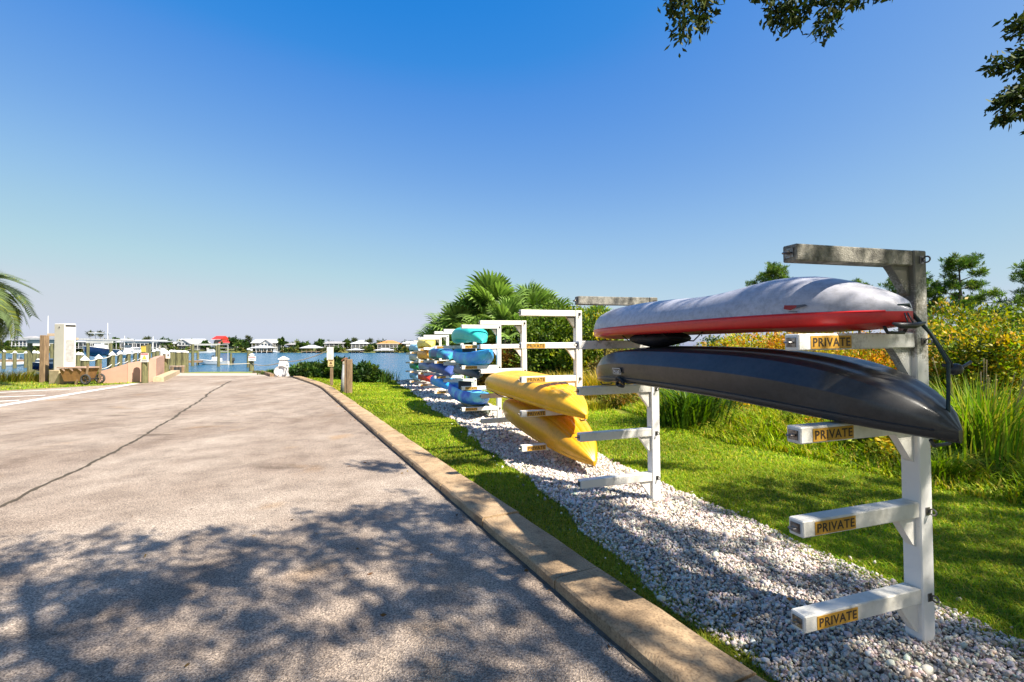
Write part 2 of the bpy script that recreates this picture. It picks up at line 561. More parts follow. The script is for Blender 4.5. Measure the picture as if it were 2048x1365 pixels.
def road():
    m = bpy.data.materials.new('sunbleached_asphalt')
    nt, b = nodes_of(m); N, L = nt.nodes, nt.links
    tc = N.new('ShaderNodeTexCoord')
    def noise(sc, de, ro=.5, st=None):
        n = N.new('ShaderNodeTexNoise'); n.inputs['Scale'].default_value = sc; n.inputs['Detail'].default_value = de; n.inputs['Roughness'].default_value = ro
        if st:
            mp = N.new('ShaderNodeMapping'); mp.inputs['Scale'].default_value = st; mp.inputs['Rotation'].default_value = (0, 0, rad(-27))
            L.new(tc.outputs['Object'], mp.inputs['Vector']); L.new(mp.outputs[0], n.inputs['Vector'])
        else: L.new(tc.outputs['Object'], n.inputs['Vector'])
        return n
    def ramp(src, p0, c0, p1, c1):
        r = N.new('ShaderNodeValToRGB'); e = r.color_ramp.elements
        e[0].position, e[0].color, e[1].position, e[1].color = p0, c4(c0), p1, c4(c1)
        L.new(src, r.inputs[0]); return r
    def mul(a, c):
        x = N.new('ShaderNodeMix'); x.data_type = 'RGBA'; x.blend_type = 'MULTIPLY'; x.inputs[0].default_value = 1
        L.new(a, x.inputs[6]); L.new(c, x.inputs[7]); return x.outputs[2]
    big = noise(.55, 5, .6, (1.0, .45, 1)); mid = noise(2.2, 5, .6); fine = noise(110, 3, .7); grit = noise(70, 5, .75)
    cb = ramp(big.outputs['Fac'], .33, (.31, .238, .185), .66, (.49, .41, .34))
    cm = ramp(mid.outputs['Fac'], .32, (.72, .70, .68), .58, (1.06, 1.05, 1.03))
    cg = ramp(grit.outputs['Fac'], .38, (.48, .48, .49), .60, (1.25, 1.23, 1.2))
    vo = N.new('ShaderNodeTexVoronoi'); vo.inputs['Scale'].default_value = 130; L.new(tc.outputs['Object'], vo.inputs['Vector'])
    sv = N.new('ShaderNodeSeparateColor'); L.new(vo.outputs['Color'], sv.inputs[0])
    cv = ramp(sv.outputs[0], .05, (.5, .49, .48), .85, (1.22, 1.22, 1.2))
    st = noise(.9, 3, .5); cs = ramp(st.outputs['Fac'], .62, (1, 1, 1), .72, (1.0, .88, .72))          # rusty stains
    oil = noise(1.6, 2, .4, (.5, 1.6, 1)); co = ramp(oil.outputs['Fac'], .66, (1, 1, 1), .76, (.62, .60, .58))   # darker drips
    c = mul(mul(mul(mul(mul(cb.outputs[0], cm.outputs[0]), cg.outputs[0]), cv.outputs[0]), cs.outputs[0]), co.outputs[0])
    L.new(c, b.inputs['Base Color'])
    b.inputs['Roughness'].default_value = .85
    b.inputs['Specular IOR Level'].default_value = .3
    bp = N.new('ShaderNodeBump'); bp.inputs['Strength'].default_value = .8; bp.inputs['Distance'].default_value = .008
    L.new(vo.outputs['Distance'], bp.inputs['Height']); L.new(bp.outputs[0], b.inputs['Normal'])
    inner = [(p.x, p.y) for p in CURB]
    poly = inner + [(-13.2, 28.6), (-21.3, 28.6), (-18.0, 23.2), (-18.3, 21.2), (-20.2, 18.5), (-70, 15), (-70, -12), (3.15, -12)]
    poly = [(3.9, -12)] + poly[0:-1]
    mb = MB(); n = len(poly)
    mb.add([(x, y, .008) for x, y in poly], [tuple(range(n))])
    o = mb.build('road', m)
    props(o, 'sun bleached asphalt drive running down to the boat ramp', kind='structure')
    # crack: a ragged dark line of open joint
    pts = [(-60, 1048), (0, 1017), (68, 981), (174, 933), (236, 902), (294, 870), (349, 837), (393, 807), (424, 784), (463, 762)]
    g = [G(*p) for p in pts]
    l = along([Vector((p.x, p.y)) for p in g], .09)
    left, right = [], []
    wob = 0
    for i, p in enumerate(l):
        q = l[min(i + 1, len(l) - 1)] - l[max(i - 1, 0)]
        nn = Vector((-q.y, q.x)).normalized()
        wob = wob * .8 + random.gauss(0, .012)
        w = (.014 + abs(random.gauss(0, .009))) * (1 + .03 * p.y)
        left.append((p + nn * (wob + w)).to_3d() + Vector((0, 0, .012)))
        right.append((p + nn * (wob - w)).to_3d() + Vector((0, 0, .012)))
    mk = pm('open_crack', (.035, .027, .02), (.08, .06, .035), 20, .95, contrast=(.4, .7))
    MB().loft([[a, c] for a, c in zip(left, right)]).build('crack', mk, o)
    # worn painted parking lines
    mpnt = pm('worn_white_paint', (.72, .69, .64), (.42, .38, .33), 7, .7, contrast=(.3, .5))
    for a, c, w in [((-40, 819), (272, 768), .16), ((-60, 797.5), (92, 791.3), .13), ((-60, 806.5), (40, 801.3), .13), ((-60, 788.5), (143, 779), .13)]:
        A, B = G(*a), G(*c)
        d = (B - A).normalized(); s = Vector((-d.y, d.x, 0)) * w
        z = Vector((0, 0, .012))
        MB().add([A - s + z, B - s + z, B + s + z, A + s + z], [(0, 1, 2, 3)]).build('painted_line', mpnt, o)
    # concrete apron and ramp going down into the water
    mr = pm('ramp_concrete', (.62, .52, .43), (.50, .41, .33), 1.2, .9, .3, 40)
    rp = MB()
    rows = [(28.6, .0045), (31.8, 0.0), (44, -1.9)]
    rp.loft([[(-21.6 - (y - 28.6) * .45, y, z), (-14.2 - (y - 28.6) * .35, y, z)] for y, z in rows])
    r = rp.build('boat_ramp', mr)
    props(r, 'pale concrete boat ramp sloping into the water', kind='structure')
    for y in (29.3, 30.4, 31.3):
        MB().box((-18.3, y, .012), (7.4, .05, .01)).build('ramp_joint', pm('joint', (.2, .15, .11)), r)
road()

def curb():
    m = bpy.data.materials.new('curb_concrete')
    nt, b = nodes_of(m); N, L = nt.nodes, nt.links
    tc = N.new('ShaderNodeTexCoord')
    n1 = N.new('ShaderNodeTexNoise'); n1.inputs['Scale'].default_value = 2.6; n1.inputs['Detail'].default_value = 7; n1.inputs['Roughness'].default_value = .65
    n2 = N.new('ShaderNodeTexNoise'); n2.inputs['Scale'].default_value = 75; n2.inputs['Detail'].default_value = 4
    L.new(tc.outputs['Object'], n1.inputs['Vector']); L.new(tc.outputs['Object'], n2.inputs['Vector'])
    r = N.new('ShaderNodeValToRGB'); e = r.color_ramp.elements
    e[0].position = .3; e[0].color = (.17, .115, .065, 1); e[1].position = .72; e[1].color = (.50, .36, .21, 1)
    k = e.new(.5); k.color = (.38, .26, .145, 1)
    r2 = N.new('ShaderNodeValToRGB'); e = r2.color_ramp.elements
    e[0].position = .33; e[0].color = (.62, .6, .58, 1); e[1].position = .55; e[1].color = (1.05, 1.05, 1.05, 1)
    L.new(n1.outputs['Fac'], r.inputs[0]); L.new(n2.outputs['Fac'], r2.inputs[0])
    mx = N.new('ShaderNodeMix'); mx.data_type = 'RGBA'; mx.blend_type = 'MULTIPLY'; mx.inputs[0].default_value = 1
    L.new(r.outputs[0], mx.inputs[6]); L.new(r2.outputs[0], mx.inputs[7]); L.new(mx.outputs[2], b.inputs['Base Color'])
    b.inputs['Roughness'].default_value = .9
    bp = N.new('ShaderNodeBump'); bp.inputs['Strength'].default_value = .5; bp.inputs['Distance'].default_value = .01
    L.new(n2.outputs['Fac'], bp.inputs['Height']); L.new(bp.outputs[0], b.inputs['Normal'])
    root = empty('curb', (0, 0, 0)); props(root, 'wide tan concrete curb between drive and lawn', kind='structure')
    st = along(CURB, 1.25)
    Wc = .385
    # outward normals at each joint so that neighbouring stones meet
    nrm = []
    for i in range(len(st)):
        q = (st[min(i + 1, len(st) - 1)] - st[max(i - 1, 0)]).normalized()
        nrm.append(Vector((q.y, -q.x)))
    for i in range(len(st) - 1):
        a, c = st[i], st[i + 1]
        d = (c - a).normalized()
        gap = random.uniform(.006, .013)
        z0, z1 = -.12, .10 + random.gauss(0, .004)
        zb0 = TZ(a.x, a.y); zb1 = TZ(c.x, c.y)
        rings = []
        K = 7
        for k in range(K):
            t = k / (K - 1)
            p = (a + d * gap).lerp(c - d * gap, t)
            n_ = nrm[i].lerp(nrm[i + 1], t).normalized()
            zz = z1 + random.gauss(0, .0022) + (0 if p.y < 15 else 0)
            j = lambda s=.003: random.gauss(0, s)
            q0 = p + n_ * j(.002)
            q1 = p + n_ * (Wc + j(.004))
            inset = .018
            ch = .012 + abs(j(.006))
            rings.append([(q0.x, q0.y, z0), (q0.x, q0.y, zz - ch * 1.3), ((q0 + n_ * ch).x, (q0 + n_ * ch).y, zz - ch * .2),
                          ((q0 + n_ * (ch + .03)).x, (q0 + n_ * (ch + .03)).y, zz), ((q1 - n_ * .02).x, (q1 - n_ * .02).y, zz + j(.002)),
                          (q1.x, q1.y, zz - .014), (q1.x, q1.y, z0)])
        mb = MB().loft(rings)
        nn = 7
        mb.f.append(tuple(range(nn))); mb.f.append(tuple(range((K - 1) * nn + nn - 1, (K - 1) * nn - 1, -1)))
        mb.build('curb_stone', m, root, auto=40)
    # dirt packed into the gutter joint
    mg = pm('gutter_dirt', (.055, .042, .03), (.12, .10, .08), 14, .95, contrast=(.35, .7))
    l = along(CURB, .12)
    A, B = [], []
    for i, p in enumerate(l):
        q = (l[min(i + 1, len(l) - 1)] - l[max(i - 1, 0)]).normalized(); n_ = Vector((q.y, -q.x))
        w = .018 + abs(random.gauss(0, .012))
        a = p - n_ * w; b2 = p + n_ * .01
        A.append((a.x, a.y, .0125)); B.append((b2.x, b2.y, .018))
    MB().loft([[x, y] for x, y in zip(A, B)]).build('gutter_dirt', mg, root)
curb()

# ------------------------------------------------------------------ the row of racks: where things stand
U = Vector((-.296, .955, 0)).normalized()         # along the row, away from the camera
V_ = Vector((-.955, -.296, 0)).normalized()       # along the arms, towards the drive
RACK_D = [2.75, 5.23, 7.0, 9.5, 11.25, 13.75, 15.5, 18.0, 19.75, 22.25, 24.0, 26.5]
RACK_X = [2.37, 1.58, .99, .26, -.31, -1.09, -1.65, -2.46, -3.0, -3.74, -4.3, -5.06]
def rowpt(s, lat):
    """s metres along the row from the first rack, lat metres to the right of the posts"""
    b = Vector((2.37, 2.75, 0)) + U * s - V_ * lat
    return b

def gravel():
    # bed sheet and loose white stones
    ss = np.arange(-4, 30.01, .25)
    mb = MB(); rings = []
    def lims(s):
        return -1.08 - .05 * math.sin(s * 1.3) + .04 * math.sin(s * 5 + 1) - .22 * float(sstep(7, 13, s)), .42 + .05 * math.sin(s * .9 + 1) + .02 * math.sin(s * 4.1)
    for s in ss:
        a, b = lims(s)
        ring = []
        for k in range(9):
            p = rowpt(s, a + (b - a) * k / 8)
            e = math.sin(math.pi * k / 8)
            ring.append((p.x, p.y, TZ(p.x, p.y) + .006 + .016 * e))
        rings.append(ring)
    m = bpy.data.materials.new('gravel_bed')
    nt, b_ = nodes_of(m); N, L = nt.nodes, nt.links
    tc = N.new('ShaderNodeTexCoord'); vo = N.new('ShaderNodeTexVoronoi'); vo.inputs['Scale'].default_value = 32
    L.new(tc.outputs['Object'], vo.inputs['Vector'])
    r = N.new('ShaderNodeValToRGB'); e = r.color_ramp.elements
    e[0].position = .1; e[0].color = (.42, .38, .34, 1); e[1].position = .7; e[1].color = (.05, .042, .035, 1)
    L.new(vo.outputs['Distance'], r.inputs[0]); L.new(r.outputs[0], b_.inputs['Base Color']); b_.inputs['Roughness'].default_value = .95
    bp = N.new('ShaderNodeBump'); bp.invert = True; bp.inputs['Distance'].default_value = .03; L.new(vo.outputs['Distance'], bp.inputs['Height']); L.new(bp.outputs[0], b_.inputs['Normal'])
    o = mb.loft(rings).build('gravel_path', m, smooth=True)
    props(o, 'white gravel strip under the kayak racks', kind='structure')
    # stones
    ico = np.array([(0, 0, -1), (.724, -.526, -.447), (-.276, -.851, -.447), (-.894, 0, -.447), (-.276, .851, -.447), (.724, .526, -.447),
                    (.276, -.851, .447), (-.724, -.526, .447), (-.724, .526, .447), (.276, .851, .447), (.894, 0, .447), (0, 0, 1)])
    fi = np.array([(0, 2, 1), (1, 5, 0), (0, 3, 2), (0, 4, 3), (0, 5, 4), (1, 10, 5), (2, 6, 1), (3, 7, 2), (4, 8, 3), (5, 9, 4), (1, 6, 10), (2, 7, 6), (3, 8, 7), (4, 9, 8), (5, 10, 9), (6, 11, 10), (7, 11, 6), (8, 11, 7), (9, 11, 8), (10, 11, 9)])
    VV, FF, CC = [], [], []
    off = 0
    for s0, s1, n, r in [(-1.7, 2.2, 36000, .0082), (2.2, 6, 17000, .0115), (6, 13, 10000, .018), (13, 29, 6000, .034)]:
        s = rng.uniform(s0, s1, n)
        A = np.array([lims(t) for t in s])
        lat = A[:, 0] - .05 + (A[:, 1] - A[:, 0] + .1) * rng.random(n)
        spill = rng.random(n) < .03
        lat = np.where(spill, lat + rng.normal(0, .15, n), lat)
        px = 2.37 + U.x * s - V_.x * lat; py = 2.75 + U.y * s - V_.y * lat
        # keep the stones off the curb
        sc = r * rng.lognormal(0, .42, n)
        z = tz(px, py) + .012 + .02 * rng.random(n)
        R = np.linalg.qr(rng.normal(size=(n, 3, 3)))[0]
        sh = ico[None] * (1 + rng.normal(0, .17, (n, 12, 1))) * rng.uniform([.75, .7, .5], [1.35, 1.1, .85], (n, 3))[:, None]
        pts = np.einsum('nij,nkj->nki', R, sh) * sc[:, None, None] + np.stack([px, py, z], 1)[:, None]
        VV.append(pts.reshape(-1, 3)); FF.append((np.arange(n)[:, None, None] * 12 + fi[None]).reshape(-1, 3) + off); off += n * 12
        c = pal(n, [(.68, .60, .52), (.56, .49, .42), (.40, .32, .25), (.78, .71, .63), (.27, .23, .20)], [.35, .27, .13, .17, .08], .1)
        CC.append(np.repeat(c, 12, axis=0))
    me = np_mesh('gravel', np.concatenate(VV), [np.concatenate(FF)], STONE, np.concatenate(CC))
    props(link('gravel', me), 'loose white stones of the gravel strip', 'gravel', kind='stuff')
gravel()

def curb_lat(y):
    """x of the outer curb edge at depth y"""
    ys = [p.y for p in CURB]; xs = [p.x for p in CURB]
    return np.interp(y, ys, xs) + .43

def lawn():
    """mown grass blades on both sides of the gravel strip"""
    Ps, Hs, Ws, Cs = [], [], [], []
    green = [(.20, .33, .008), (.30, .38, .012), (.11, .22, .008), (.42, .40, .03), (.50, .42, .08)]
    def put(n, xlo, xhi, ylo, yhi, test, h, w):
        x = rng.uniform(xlo, xhi, n); y = rng.uniform(ylo, yhi, n)
        k = test(x, y); x, y = x[k], y[k]; n = len(x)
        if n == 0: return
        Ps.append(np.stack([x, y, tz(x, y)], 1)); Hs.append(h * rng.uniform(.55, 1.4, n)); Ws.append(w * rng.uniform(.7, 1.3, n))
        pat = np.sin(x * 1.7 + y * .9) + np.sin(y * 2.3 - x * .6) + rng.normal(0, .5, n)
        c = pal(n, green, [.36, .28, .16, .13, .07], .2)
        dry = np.clip((np.sin(x * .8 + 2) + np.sin(y * .55 - x * .4) + rng.normal(0, .45, n) - .75) / 1.2, 0, 1)[:, None]
        c = c * (1 + .16 * pat[:, None]) * (1 - .6 * dry) + np.array([[.52, .42, .06]]) * .6 * dry
        Cs.append(c)
    def lat(x, y):
        return -((x - 2.37) * V_.x + (y - 2.75) * V_.y)
    def ss_(x, y):
        return (x - 2.37) * U.x + (y - 2.75) * U.y
    left = lambda x, y: (x > curb_lat(y) + .01) & (lat(x, y) < -1.06 - .22 * sstep(7, 13, ss_(x, y)) + rng.normal(0, .07, len(x)))
    right = lambda x, y: (lat(x, y) > .40 + rng.normal(0, .07, len(x))) & (lat(x, y) < 3.6)
    near = lambda y0, y1: (lambda x, y: True)
    for y0, y1, h, w, d in [(1.2, 4.2, .04, .0055, 9000), (4.2, 7, .04, .008, 4200), (7, 12, .045, .012, 1800), (12, 20, .05, .02, 700), (20, 32, .06, .035, 260)]:
        ym = (y0 + y1) / 2
        xc = float(np.interp(ym, RACK_D, RACK_X))
        xl, xh = float(curb_lat(y1)) - .1, xc + 1.5
        put(int(d * (xh - xl) * (y1 - y0)), xl, xh, y0, y1, left, h, w)
        xl, xh = xc - 1.0, xc + 4.6
        put(int(d * (xh - xl) * (y1 - y0)), xl, xh, y0, y1, lambda x, y: right(x, y) & (x < y * 1.2 + .4), h, w)
    # strip beyond the parking bay
    put(9000, -45, -18, 16, 25.4, lambda x, y: (y > np.interp(x, [-70, -20.2, -18.3, -17.8], [15, 18.5, 21.2, 23.2]) + .05) & (y < 25.0), .07, .03)
    Pn, H, Wd, C = map(np.concatenate, (Ps, Hs, Ws, Cs))
    V, f4, f3, C = blades_geo(Pn, H, Wd, rng.uniform(.3, 1.3, len(Pn)), C)
    me = np_mesh('lawn_grass', V, [f4, f3], BLADE, C)
    props(link('lawn_grass', me), 'short mown grass blades of the lawn', 'grass', kind='stuff')
lawn()

def leaf_litter():
    """brown oak leaves blown into the gutter and over the gravel"""
    pts = []
    l = along(CURB, .05)
    for _ in range(70):
        p = l[int(random.random() ** 1.6 * len(l) * .6)]
        pts.append((p.x - abs(random.gauss(.02, .10)), p.y, .016))
    for _ in range(45):
        q = rowpt(random.uniform(-1, 7), random.uniform(-1.1, .5)); pts.append((q.x, q.y, .05))
    for _ in range(30): pts.append((random.uniform(-4, .3), random.uniform(2.2, 7), .016))
    Pn = np.array(pts); n = len(Pn); a = rng.uniform(0, 6.28, n)
    D = unit(np.stack([np.cos(a), np.sin(a), rng.uniform(-.05, .25, n)], 1))
    V, f, C = leaves_geo(Pn, D, rng.uniform(.03, .06, n), rng.uniform(.014, .026, n), pal(n, [(.20, .10, .035), (.30, .15, .04), (.12, .07, .03), (.36, .22, .07)], None, .2))
    props(link('leaf_litter', np_mesh('leaf_litter', V, [f], LEAF, C)), 'scattered brown oak leaves along the gutter and gravel', 'leaves', kind='stuff')
leaf_litter()
# ------------------------------------------------------------------ kayak racks
ROW_ROT = math.atan2(V_.y, V_.x)
ARM_Z = [2.215, 1.745, 1.26, .775, .285]
ARM_L = .86
def make_rack(signs):
    root = empty('kayak_rack')
    mb = MB().box((0, 0, 1.03), (.10, .10, 2.46), bev=.006)
    mb.build('post', M_POST, root, local=True)
    me_text = TXT
    for k, z in enumerate(ARM_Z):
        mat = M_MILDEW if k == 0 and signs == 'old' else (M_SPOT if k == 1 else M_WHITE)
        a = MB().box((.05 + ARM_L / 2, 0, z), (ARM_L, .088, .088), bev=.006).build('arm', mat, root, local=True)
        # gusset under the arm
        g = MB().extrude([(.051, -.022, z - .0445), (.20, -.022, z - .0445), (.17, -.022, z - .075), (.075, -.022, z - .20), (.051, -.022, z - .215)], (0, .044, 0))
        g.build('bracket', M_POST if k < 2 else M_WHITE, root, local=True)
        # end plate with an eye bolt
        tip = .05 + ARM_L
        e = MB().box((tip + .003, 0, z), (.006, .055, .05)).torus((tip + .022, .0, z), .017, .0045, 'z', 14, 6)
        e.tube([(tip, 0.0, z), (tip + .01, 0, z)], .006, 6)
        e.build('eye_bolt', M_STEEL, root, local=True)
        # eye bolt on the post
        b = MB().box((-.005, .052, z - .01), (.03, .005, .045)).torus((-.012, .074, z - .01), .017, .0045, 'x', 14, 6)
        b.tube([(-.012, .05, z - .01), (-.012, .062, z - .01)], .006, 6)
        b.build('post_bolt', M_STEEL, root, local=True)
        if signs and k > 0:
            w = .285
            s = MB().box((.795 - w / 2 + .035, .0455, z - .002), (w, .003, .068)).build('name_plate', M_GOLD, root, local=True)
            t = link('lettering', me_text, s, (.795 - w / 2 + .035, .0478, z - .004), (rad(90), 0, rad(180)))
    return root

TXT = text_mesh('lettering', 'PRIVATE', .064, M_INK, .0004, 1.12)
# fit the lettering to its plate
_bw = max(v.co.x for v in TXT.vertices) - min(v.co.x for v in TXT.vertices)
for v in TXT.vertices: v.co.x *= .262 / _bw
rack_a = make_rack('old')
rack_b = make_rack('')
RL = ['kayak rack standing nearest, mildewed top arm and four signed arms', 'kayak rack without signs holding far end of white and black kayaks',
      'signed kayak rack holding near end of both yellow kayaks', 'kayak rack without signs holding far end of both yellow kayaks',
      'signed kayak rack under the near end of the teal kayak', 'kayak rack without signs under the far end of the teal kayak',
      'signed kayak rack under near end of teal and navy kayak', 'kayak rack behind the teal and navy kayak',
      'signed kayak rack under near end of the orange kayak', 'kayak rack behind the orange kayak',
      'second kayak rack from the water end of the row', 'farthest kayak rack, standing nearest the water']
LEAN = [.018, .014, .012, .008, .006, .006, .004, .004, .003, .003, .002, .002]
for i, (x, y) in enumerate(zip(RACK_X, RACK_D)):
    src = rack_a if i % 2 == 0 else rack_b
    loc = (x, y, TZ(x, y) - .004 * i)
    rot = (random.gauss(0, .006) if i > 1 else 0, LEAN[i] + (random.gauss(0, .006) if i > 1 else 0), ROW_ROT + (random.gauss(0, .02) if i > 1 else 0))
    r = src if i < 2 else dup(src, loc, rot)
    r.location = loc; r.rotation_euler = rot
    props(r, RL[i], 'kayak rack', 'white kayak racks in a row along the gravel strip')
    if i == 1:                    # the second rack's top arm is mildewed too
        for c in r.children:
            if c.name.startswith('arm') and max(v[2] for v in c.bound_box) > 2.2: c.data = c.data.copy(); c.data.materials[0] = M_MILDEW
    if i > 2 and i % 2 == 0:
        for c in r.children:
            if c.name.startswith('arm') and max(v[2] for v in c.bound_box) > 2.2: c.data = rack_clean_arm
    if i == 1:
        rack_clean_arm = None
    if i == 2:
        for c in r.children:
            if c.name.startswith('arm') and max(v[2] for v in c.bound_box) > 2.2:
                c.data = c.data.copy(); c.data.materials[0] = M_WHITE; rack_clean_arm = c.data
            if c.name.startswith('post') and not c.name.startswith('post_'):
                c.data = c.data.copy(); c.data.materials[0] = M_WHITE; rack_clean_post = c.data
    if i > 2:
        for c in r.children:
            if c.name.split('.')[0] == 'post': c.data = rack_clean_post
            if c.name.split('.')[0] == 'arm' and max(v[2] for v in c.bound_box) > 2.2: c.data = rack_clean_arm

# ------------------------------------------------------------------ kayaks
def plastic(name, c1, c2=None, rough=.32, scuff=.25, along_x=False, scale=1.2, coat=.15):
    m = bpy.data.materials.new(name)
    nt, b = nodes_of(m); N, L = nt.nodes, nt.links
    tc = N.new('ShaderNodeTexCoord')
    n1 = N.new('ShaderNodeTexNoise'); n1.inputs['Scale'].default_value = scale; n1.inputs['Detail'].default_value = 3
    mp = N.new('ShaderNodeMapping')
    if along_x: mp.inputs['Scale'].default_value = (1, .5, .5)
    L.new(tc.outputs['Object'], mp.inputs['Vector']); L.new(mp.outputs[0], n1.inputs['Vector'])
    r = N.new('ShaderNodeValToRGB'); e = r.color_ramp.elements
    e[0].position = .42; e[0].color = c4(c1); e[1].position = .58; e[1].color = c4(c2 or tuple(x * .86 for x in c1))
    L.new(n1.outputs['Fac'], r.inputs[0])
    n2 = N.new('ShaderNodeTexNoise'); n2.inputs['Scale'].default_value = 26; n2.inputs['Detail'].default_value = 9; n2.inputs['Roughness'].default_value = .75
    L.new(tc.outputs['Object'], n2.inputs['Vector'])
    r2 = N.new('ShaderNodeValToRGB'); e = r2.color_ramp.elements
    e[0].position = .38; e[0].color = (1 - scuff, 1 - scuff, 1 - scuff, 1); e[1].position = .56; e[1].color = (1, 1, 1, 1)
    L.new(n2.outputs['Fac'], r2.inputs[0])
    mx = N.new('ShaderNodeMix'); mx.data_type = 'RGBA'; mx.blend_type = 'MULTIPLY'; mx.inputs[0].default_value = 1
    L.new(r.outputs[0], mx.inputs[6]); L.new(r2.outputs[0], mx.inputs[7]); L.new(mx.outputs[2], b.inputs['Base Color'])
    b.inputs['Coat Weight'].default_value = coat; b.inputs['Coat Roughness'].default_value = .15
    mr = N.new('ShaderNodeMapRange'); mr.inputs['To Min'].default_value = rough + .2; mr.inputs['To Max'].default_value = rough - .05
    L.new(n2.outputs['Fac'], mr.inputs['Value']); L.new(mr.outputs[0], b.inputs['Roughness'])
    bp = N.new('ShaderNodeBump'); bp.inputs['Strength'].default_value = .08; bp.inputs['Distance'].default_value = .01
    L.new(n2.outputs['Fac'], bp.inputs['Height']); L.new(bp.outputs[0], b.inputs['Normal'])
    return m

SEC_ROUND = [(0, 0), (.22, .02), (.42, .06), (.6, .13), (.75, .24), (.87, .40), (.95, .62), (.99, .82), (1, 1)]
SEC_CHINE = [(0, .0), (.10, .0), (.20, .05), (.34, .07), (.50, .05), (.68, .07), (.80, .13), (.93, .36), (1.0, .52), (.985, .76), (.92, 1)]
SEC_SOFT = [(0, 0), (.12, 0), (.18, .035), (.24, .005), (.48, .035), (.54, .08), (.60, .06), (.72, .105), (.84, .19), (.94, .33), (1, .52), (.985, .78), (.93, 1)]
def kayak(name, label, L, Wd, D, wall, mh, md, near, far, inv=True, rise=.1, sec=SEC_ROUND, pw=2.3, q=.72, roll=0.0, group='kayaks stored on the racks', cat='kayak', mid=0.0, kp=5.0, blunt=.6, kpn=None, hump=0.0):
    """near / far: world points of the two tips (seam height); local x runs towards the near tip"""
    near, far = Vector(near), Vector(far)
    d = near - far
    c = (near + far) / 2
    yaw = math.atan2(d.y, d.x); pitch = -math.asin(max(-1, min(1, d.z / d.length)))
    L = d.length
    root = empty(name, c, (roll, pitch, yaw), label, cat, group)
    sg = -1 if inv else 1
    ns = 41
    def prof(t):
        e = abs(t)
        w = max(Wd / 2 * (1 - e ** pw) ** q, .016)
        zs = rise * (e ** 2.6) - rise
        zk = zs - D * (1 + hump * (math.exp(-((t - .66) / .24) ** 2) - .55 * math.exp(-((t - .2) / .3) ** 2))) * max(1 - e ** ((kpn or kp) if t > 0 else kp), 0.0) ** blunt - .012
        return w, zs, zk
    def S_(t, j, side=1):
        w, zs, zk = prof(t)
        jf = max(0, min(len(sec) - 1.001, j)); i = int(jf); a = jf - i
        yf = sec[i][0] * (1 - a) + sec[i + 1][0] * a; zf = sec[i][1] * (1 - a) + sec[i + 1][1] * a
        return Vector((t * L / 2, side * yf * w * (1 if not inv else 1), sg * (zk + (zs - zk) * zf)))
    ts = [math.sin(math.pi / 2 * (-1 + 2 * k / (ns - 1))) * .35 + (-1 + 2 * k / (ns - 1)) * .65 for k in range(ns)]
    n = len(sec)
    rings = [[S_(t, j, -1) for j in range(n - 1, 0, -1)] + [S_(t, j, 1) for j in range(n)] for t in ts]
    # exact end points of the section (S_ clamps just below the last index)
    hull = MB().loft(rings)
    m_ = 2 * n - 1
    hull.f.append(tuple(range(m_))); hull.f.append(tuple(range((ns - 1) * m_ + m_ - 1, (ns - 1) * m_ - 1, -1)))
    hull.build('hull', mh, root, local=True, auto=28 if sec is SEC_CHINE else 50)
    def Dk(t, k, side):
        w, zs, zk = prof(t)
        e = abs(t)
        cock = float(sstep(.62, .45, e)) * .10 if not inv else float(sstep(.62, .45, e)) * .05
        rows = [(1.0, 0), (1.012, wall * .25), (.985, wall * .8), (.93, wall), (.80, wall + .004), (.66, wall + .01 - cock), (.35, wall + .025 - cock * 1.25), (0, wall + .03 - cock * 1.25)]
        yf, dz = rows[k]; yf *= sec[-1][0]
        return Vector((t * L / 2, side * yf * w, sg * (zs + dz * (1 - .35 * e ** 8))))
    rings = [[Dk(t, k, -1) for k in range(8)] + [Dk(t, k, 1) for k in range(6, -1, -1)] for t in ts]
    dk = MB().loft(rings); dk.f.append(tuple(range(15))); dk.f.append(tuple(range((ns - 1) * 15 + 14, (ns - 1) * 15 - 1, -1)))
    dk.build('deck', md, root, local=True, auto=45)
    MB().tube([S_(t, len(sec) - 1.002, -1) for t in ts[1:-1]], .006, 4).tube([S_(t, len(sec) - 1.002, 1) for t in ts[1:-1]], .006, 4).build('seam', md, root, local=True)
    # grab handles at both tips
    for s in (-1, 1):
        t = .955 * s
        w, zs, zk = prof(t)
        z = sg * (zs + wall + .004)
        MB().tube([(t * L / 2, -w * .7, z), (t * L / 2, -w * .5, z + sg * .03), (t * L / 2, w * .5, z + sg * .03), (t * L / 2, w * .7, z)], .009, 6).build('grab_handle', M_DGREY, root, local=True)
    if not inv:
        st = MB().box((-.25, 0, zs * 0 + wall - rise + .05), (.05, .36, .26), (0, -.25, 0), bev=.015)
        st.build('seat_back', M_DGREY, root, local=True)
    root['_L'] = L
    return root, S_, Dk

def decal(root, S_, t0, j0, side, poly, mat, name, scale=1.0, lift=.0035, flip=1):
    """flat print laid on the hull at station t0, section j0; poly in metres (u along the hull, v up the section)"""
    L = root['_L']
    p = S_(t0, j0, side)
    du = (S_(t0 + .02, j0, side) - S_(t0 - .02, j0, side)).normalized()
    dv = (S_(t0, j0 + .3, side) - S_(t0, j0 - .3, side)).normalized()
    nn = du.cross(dv).normalized()
    if nn.y * side < 0: nn = -nn
    return p + nn * lift, du, dv, nn

def arm_mid(i, level, lat=.43, dz=.046):
    r = Vector((RACK_X[i], RACK_D[i], TZ(RACK_X[i], RACK_D[i]) - .004 * i))
    p = r + V_ * lat
    p.z += ARM_Z[level] + dz + 0
    return p

